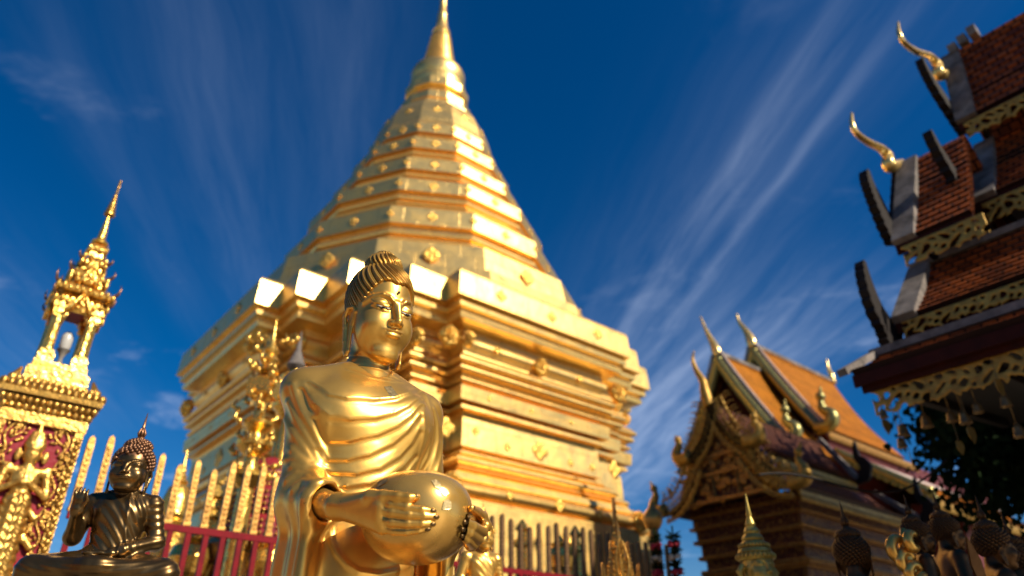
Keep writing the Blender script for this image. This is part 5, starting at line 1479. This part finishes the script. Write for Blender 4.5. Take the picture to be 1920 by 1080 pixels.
# post with a lotus bud at the fence corner and flower garlands tied to it
p = on_plane(1225, 985, FP0, E2)
po = empty('lotus_bud_post', (p.x, p.y, 0), 0, 'slim gold post with a lotus bud finial at the fence corner', 'post')
b = MB(); z = p.z; b.lathe([(.06,0),(.05,.3),(.045,z-.15),(.065,z-.12),(.055,z-.10),(.05,z-.05)], n=18); b.build('shaft', M['picket'], po, 40)
b = MB(); b.lathe([(.05,z-.05),(.075,z-.03),(.105,z+.03),(.112,z+.075),(.098,z+.12),(.066,z+.165),(.03,z+.205),(.012,z+.25),(.002,z+.27)], n=24); b.build('bud', M['picket'], po, True)
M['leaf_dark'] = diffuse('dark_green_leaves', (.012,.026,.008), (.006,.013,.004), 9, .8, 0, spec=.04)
M['flower_red'] = diffuse('red_flower', (.45,.012,.03), (.30,.008,.02), 30, .6, 0)
M['flower_white'] = diffuse('cream_flower', (.62,.52,.36), (.48,.38,.24), 30, .6, 0)
def garland(u, v0, t, n, label, seed):
    rr = random.Random(seed); p = U(u, v0, t); r = empty('flower_garland', p, 0, label, 'garland'); c = [MB(), MB(), MB()]
    for k in range(n):
        z = -.055*k; kind = (0, 1, 0, 2)[k % 4]
        if kind == 0:
            for j in range(46):
                a = rr.uniform(0, 6.28); e = rr.uniform(-.5, .6); d_ = Vector((math.cos(a)*math.cos(e), math.sin(a)*math.cos(e), math.sin(e)))
                q = Vector((0,0,z+rr.uniform(-.03,.03))); c[0].tube([q+d_*.015, q+d_*rr.uniform(.06,.085)], [.006,.0012], 4)
        else:
            for j in range(12):
                a = rr.uniform(0, 6.28); c[kind].ball((math.cos(a)*.034, math.sin(a)*.034, z+rr.uniform(-.02,.02)), (.022,.022,.018), 6, 4)
    c[0].tube([(0,0,.1), (0,0,-.055*n)], .008, 5)
    c[0].build('leaves', M['leaf_dark'], r); c[1].build('red_flowers', M['flower_red'], r, True); c[2].build('cream_flowers', M['flower_white'], r, True)
garland(1228, 1012, 6.3, 20, 'spiky green garland with red and cream flowers hanging on the lotus bud post', 1)
garland(1262, 1008, 6.2, 20, 'spiky flower garland farther from the lotus bud post, nearer the prayer hall', 2)
# curled gold ornament between the shaded statues
p = U(1690, 1048, 2.9); cu = empty('curled_ornament', p, R(20), 'bright gold curled scroll ornament in front of the shaded dark statues', 'ornament'); b = MB()
for k, (x, z, r, a0) in enumerate(((0,.03,.055,.3),(.012,-.015,.045,.1),(.03,-.06,.042,-.1),(.055,-.10,.04,-.2),(.045,.06,.04,.8))):
    P_ = [(x+r*math.cos(t)*(1-.08*t), -.01*k, z+r*math.sin(t)*(1-.08*t)) for t in np.linspace(a0+.2, a0+4.6, 16)]
    b.tube(P_, [.012+.010*math.sin(math.pi*j/15) for j in range(16)], 8)
b.tube([(.05,0,.12),(.03,0,.05),(.04,0,-.1),(.06,.02,-.3),(.06,.02,-p.z+.0)], [.012,.02,.03,.03,.04], 8); b.build('scroll', M['statue'], cu, True)
p = U(1838, 1078, 2.7); spn = empty('spear', p, 0, 'slanting dark spear blade between two shaded statues', 'spear'); b = MB()
q = U(1811, 1006, 2.7)-p; b.plate([(-.018,-.02),(.018,-.02),(.022,.05),(.010,.11),(0,q.length),(-.010,.11),(-.022,.05)], (0,0,0), Vector((0,1,0)).cross(q).normalized()*-1, q.normalized(), Vector((0,1,0)), .012); b.build('blade', M['dim_bronze'], spn)
b = MB(); b.tube([q*-.1, q*-2.0-UP*.3, (q*-3).to_2d().to_3d()-UP*p.z], .012, 8); b.build('shaft', M['black_wood'], spn)
# black cable sagging across
a, c_ = U(1560, 906, 5.5), U(1775, 862, 6.2)
b = MB(); b.tube([a.lerp(c_, t)-UP*(.16*math.sin(math.pi*t)) for t in np.linspace(-.5, 1, 30)], .009, 6)
tag(b.build('cable', M['black_wood']), 'thin black cable sagging below the bells in front of the prayer hall', 'cable')

# ------------------------------------------------------------------ gilded things standing between fence and chedi
def stand(name, u, v, t, parts_, label, cat, rz=0):
    """lathe stacks: z measured from the marked point"""
    p = U(u, v, t); r = empty(name, (p.x, p.y, 0), R(rz), label, cat)
    for nm, prof, mat, n in parts_:
        b = MB(); pr = [(rr_, max(0, z+p.z)) for rr_, z in prof]; b.lathe(pr, n=n, rot=.6); b.build(nm, mat, r, 30)
    return r, p
BG = M['bright']
def cups(z0, r, h): return [(r*.35, z0), (r*.5, z0+h*.1), (r*.95, z0+h*.45), (r, z0+h*.62), (r*.75, z0+h*.7), (r*.4, z0+h*.8), (r*.35, z0+h)]
r, p = stand('parasol_pole', 486, 780, 6.1, [
  ('shaft', [(.09,-3.0),(.07,-1.2),(.06,-.5),(.045,.1),(.03,.5)], BG, 14),
  ('cup', cups(-.62,.17,.20), BG, 16), ('cup', cups(-.36,.15,.20), BG, 16), ('cup', cups(-.16,.13,.16), BG, 16),
  ('capital', [(.06,.14),(.14,.16),(.15,.20),(.15,.32),(.11,.34),(.05,.37)], BG, 4),
  ('finial', [(.05,.37),(.10,.40),(.06,.46),(.09,.50),(.05,.56),(.07,.60),(.03,.68),(.015,.80),(.003,.92)], BG, 14)], 'tall gilded pole of stacked cups and scrolls behind the standing Buddha', 'pole')
b = MB(); rr = random.Random(31)
for k in range(60):
    z = rr.uniform(-.55, .72); a = rr.uniform(0, 6.28); q = rr.uniform(.08, .20)
    c_ = Vector((q*math.cos(a), q*math.sin(a), p.z+z)); b.tube([c_, c_+Vector((math.cos(a), math.sin(a), .6))*.05, c_+Vector((math.cos(a)*.02, math.sin(a)*.02, .09))], [.022,.02,.004], 6)
    if k % 2: b.ball(c_, .028, 7, 5)
b.build('scrolls', BG, r, True)
r, p = stand('parasol_pole', 548, 730, 6.9, [
  ('shaft', [(.06,-3.0),(.05,-.5),(.04,.2)], BG, 12), ('cup', cups(-.3,.16,.22), BG, 16), ('cup', cups(.0,.13,.2), BG, 16),
  ('finial', [(.06,.2),(.09,.24),(.06,.32),(.03,.4),(.015,.52),(.003,.62)], M['verge'], 16)], 'silver tipped gilded pole almost hidden by the standing Buddha shoulder', 'pole')
M['red_cloth'] = diffuse('red_beaded_cloth', (.33,.018,.025), (.20,.010,.014), 12, .5, .6, 60, .01)
p = U(508, 900, 6.5); um = empty('tiered_parasol', (p.x, p.y, 0), 0, 'red tiered ceremonial parasol with beaded gold fringes beside the standing Buddha', 'parasol')
for k, (r_, z) in enumerate(((.34,-.42),(.29,-.17),(.23,.06))):
    b = MB(); b.lathe([(r_*.98,p.z+z-.15),(r_,p.z+z),(r_*.86,p.z+z+.06),(r_*.3,p.z+z+.13),(.02,p.z+z+.14)], n=36); b.build('canopy', M['red_cloth'], um, 40)
    b = MB()
    for j in range(48):
        a = 2*math.pi*j/48
        for zz in (-.155, -.10, -.05, 0): b.ball((r_*1.01*math.cos(a), r_*1.01*math.sin(a), p.z+z+zz), (.014,.014,.017), 5, 4)
        b.tube([(r_*math.cos(a), r_*math.sin(a), p.z+z-.16), (r_*math.cos(a), r_*math.sin(a), p.z+z-.22)], [.006,.008], 4)
    b.build('fringe', M['relief'], um, True)
b = MB(); b.tube([(0,0,0), (0,0,p.z+.35)], .03, 10); b.build('pole', BG, um)
KIND = [('votive_lamp', 'lamp'), ('small_stupa', 'stupa'), ('offering_urn', 'urn')]
items = [(397,960,6.4,0,'square gilded lantern pillar behind the red railing'),(436,905,6.8,1,'gilded bell shaped stupa behind the gold pickets'),(356,1040,6.0,2,'squat gilded urn low behind the red railing'),(418,1030,6.2,3,'dark silvered ball on a stand behind the red railing'),(470,1020,6.3,0,'slim gilded lantern behind the railing near the standing Buddha'),(338,905,7.6,1,'distant gilded stupa tip between the left pickets'),(500,1050,6.0,2,'gilded urn half hidden beside the standing Buddha robe'),
 (980,1015,8.2,0,'gilded lantern behind the dark pickets next to the alms bowl'),(1080,1025,8.6,0,'gilded lantern behind the middle of the dark pickets'),(1050,1040,8.5,2,'low gilded urn behind the dark pickets')]
for u, v, t, k, lab in items:
    if k == 0: pr = [('stem', [(.10,-3.2),(.08,-.5),(.10,-.42)], BG, 12), ('lantern', [(.10,-.42),(.12,-.40),(.085,-.36),(.085,-.08),(.12,-.05),(.12,.0),(.07,.03),(.06,.1),(.10,.13),(.02,.24)], BG, 4)]; nm, ct = 'votive_lamp', 'lamp'
    elif k == 1: pr = [('base', [(.20,-3.2),(.20,-.5),(.16,-.45)], BG, 8), ('dome', [(.16,-.45),(.17,-.42),(.13,-.38),(.15,-.34),(.14,-.2),(.10,-.06),(.06,-.02)], BG, 20), ('spire', [(.06,-.02),(.08,.0),(.05,.04),(.055,.06),(.035,.1),(.04,.12),(.02,.2),(.003,.36)], BG, 14)]; nm, ct = 'small_stupa', 'stupa'
    elif k == 2: pr = [('foot', [(.12,-3.0),(.10,-.3),(.07,-.22)], BG, 16), ('bowl', [(.07,-.22),(.14,-.15),(.17,-.03),(.14,.06),(.09,.09),(.12,.12),(.06,.14),(.02,.22)], BG, 20)]; nm, ct = 'offering_urn', 'urn'
    else: pr = [('foot', [(.05,-3.0),(.04,-.2),(.07,-.14)], BG, 14), ('ball', [(.03,-.14),(.10,-.11),(.145,-.03),(.15,.03),(.11,.11),(.04,.145)], M['flake'], 22)]; nm, ct = 'gazing_ball', 'ball'
    r, p = stand(nm, u, v, t, pr, lab, ct, u)
    b = MB(); rr = random.Random(u)
    for j in range(26):
        a = rr.uniform(0, 6.28); z = rr.uniform(-.9, -.4); b.ball((.11*math.cos(a), .11*math.sin(a), p.z+z), (.03,.03,.04), 6, 4)
    b.build('ornament', BG, r, True)

# ------------------------------------------------------------------ the bodhi tree behind the pavilion
rr = random.Random(77)
bt = empty('bodhi_tree', (7.6, 9.2, 0), 0, 'dark leafy bodhi tree behind the hanging bells at right', 'tree')
b = MB(); limbs = []
b.tube(spline([(0,0,0),(.05,.05,1.2),(-.05,0,2.4),(.1,.1,3.6)], 12), [.30,.24,.20,.12]*3, 10)
for k in range(16):
    a = rr.uniform(0, 6.28); z0_ = rr.uniform(2.3, 3.6); L_ = rr.uniform(.5, 1.1)
    P_ = spline([(0,0,z0_), (math.cos(a)*L_*.5, math.sin(a)*L_*.5, z0_+.25), (math.cos(a)*L_, math.sin(a)*L_, z0_+rr.uniform(.2,.7))], 10); limbs.append(P_)
    b.tube(P_, [np.interp(j/9, [0,1], [.09,.015]) for j in range(10)], 6)
b.build('trunk', M['black_wood'], bt, True)
V_, F_ = [], []
hl = [(0,-.5),(.16,-.30),(.34,-.02),(.30,.22),(.14,.36),(0,.30),(-.14,.36),(-.30,.22),(-.34,-.02),(-.16,-.30)]
def add_leaf(c, s):
    d = Vector((rr.gauss(0,.5), rr.gauss(0,.5), rr.gauss(-.9,.5))).normalized(); x = d.cross(Vector((rr.gauss(0,1), rr.gauss(0,1), .2))).normalized(); n = len(V_)
    for px2, py2 in hl: V_.append(tuple(c + x*(px2*s) - d*(py2*s)))
    F_.append(tuple(range(n, n+10)))
cl = [Vector(P_[rr.randrange(4, 10)])+Vector((rr.gauss(0,.25), rr.gauss(0,.25), rr.gauss(0,.25))) for P_ in limbs for _ in range(9)]
for c in cl:
    for _ in range(130): add_leaf(c+Vector((rr.gauss(0,.22), rr.gauss(0,.22), rr.gauss(-.05,.22))), rr.uniform(.08,.14))
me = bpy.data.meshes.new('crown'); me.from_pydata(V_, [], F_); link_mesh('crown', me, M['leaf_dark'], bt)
q = U(1930, 770, 8.6); bt.location = (q.x, q.y, q.z-3.25)
me.update()

# ------------------------------------------------------------------ cloister round the terrace, beside and behind the viewer
M['ochre'] = diffuse('ochre_cloister_wall', (.46,.29,.10), (.36,.21,.07), 1.5, .7, .1, 12, .005)
def cloister(x0, y0, x1, y1, nx, ny, label):
    r = empty('cloister', (0,0,0), 0, label, 'building'); p, q = Vector((x0,y0,0)), Vector((x1,y1,0)); n = Vector((nx,ny,0)); L_ = (q-p).length; d = (q-p)/L_
    b = MB(); b.hexa([p, q, q+n*-.3, p+n*-.3, p+UP*3.4, q+UP*3.4, q-n*.3+UP*3.4, p-n*.3+UP*3.4]); b.build('wall', M['ochre'], r)
    slope('roof', p+n*1.6+UP*2.9, q+n*1.6+UP*2.9, q-n*.6+UP*4.5, p-n*.6+UP*4.5, M['tile_orange'], r, 22, .08)
    k = 1.0
    while k < L_:
        b = MB(); c_ = p+d*k+n*1.3; b.box(c_+UP*1.45, (.16,.16,1.45)); b.box(c_+UP*.12, (.22,.22,.12)); b.build('column', M['red'], r); k += 2.4
cloister(-10.5, -12, -10.5, 2.5, 1, 0, 'ochre cloister gallery with red columns on the left of the terrace')
cloister(9, -13, -10, -13, 0, 1, 'ochre cloister gallery behind the viewer across the terrace')

# unseen tiled roof on posts, added right of the viewer to shade the statues
sa = empty('added_shade_roof', (0,0,0), 0, 'unseen clay tile roof on posts, added to shade the row of dark statues', 'building')
slope('roof', (2.95,2.5,3.75), (2.95,-.1,3.75), (4.25,-.1,4.6), (4.25,2.5,4.6), M['tile_dark'], sa, 14, .06); slope('roof', (5.55,2.5,3.75), (5.55,-.1,3.75), (4.25,-.1,4.6), (4.25,2.5,4.6), M['tile_dark'], sa, 14, .06)
for x in (3.3, 5.2):
    for y in (.2, 2.1): b = MB(); b.box((x, y, 1.9), (.07,.07,1.9)); b.build('post', M['red'], sa)

bt2 = copy_tree(bt); bt2.location = (10.3, 8.7, 0); bt2.scale = (2.3, 2.3, 2.1); bt2.rotation_euler = (0, 0, 1.3)  # tree copy added out of view to throw shade on the prayer hall
bt2['label'] = 'unseen tall tree added beyond the right edge to shade the prayer hall side'
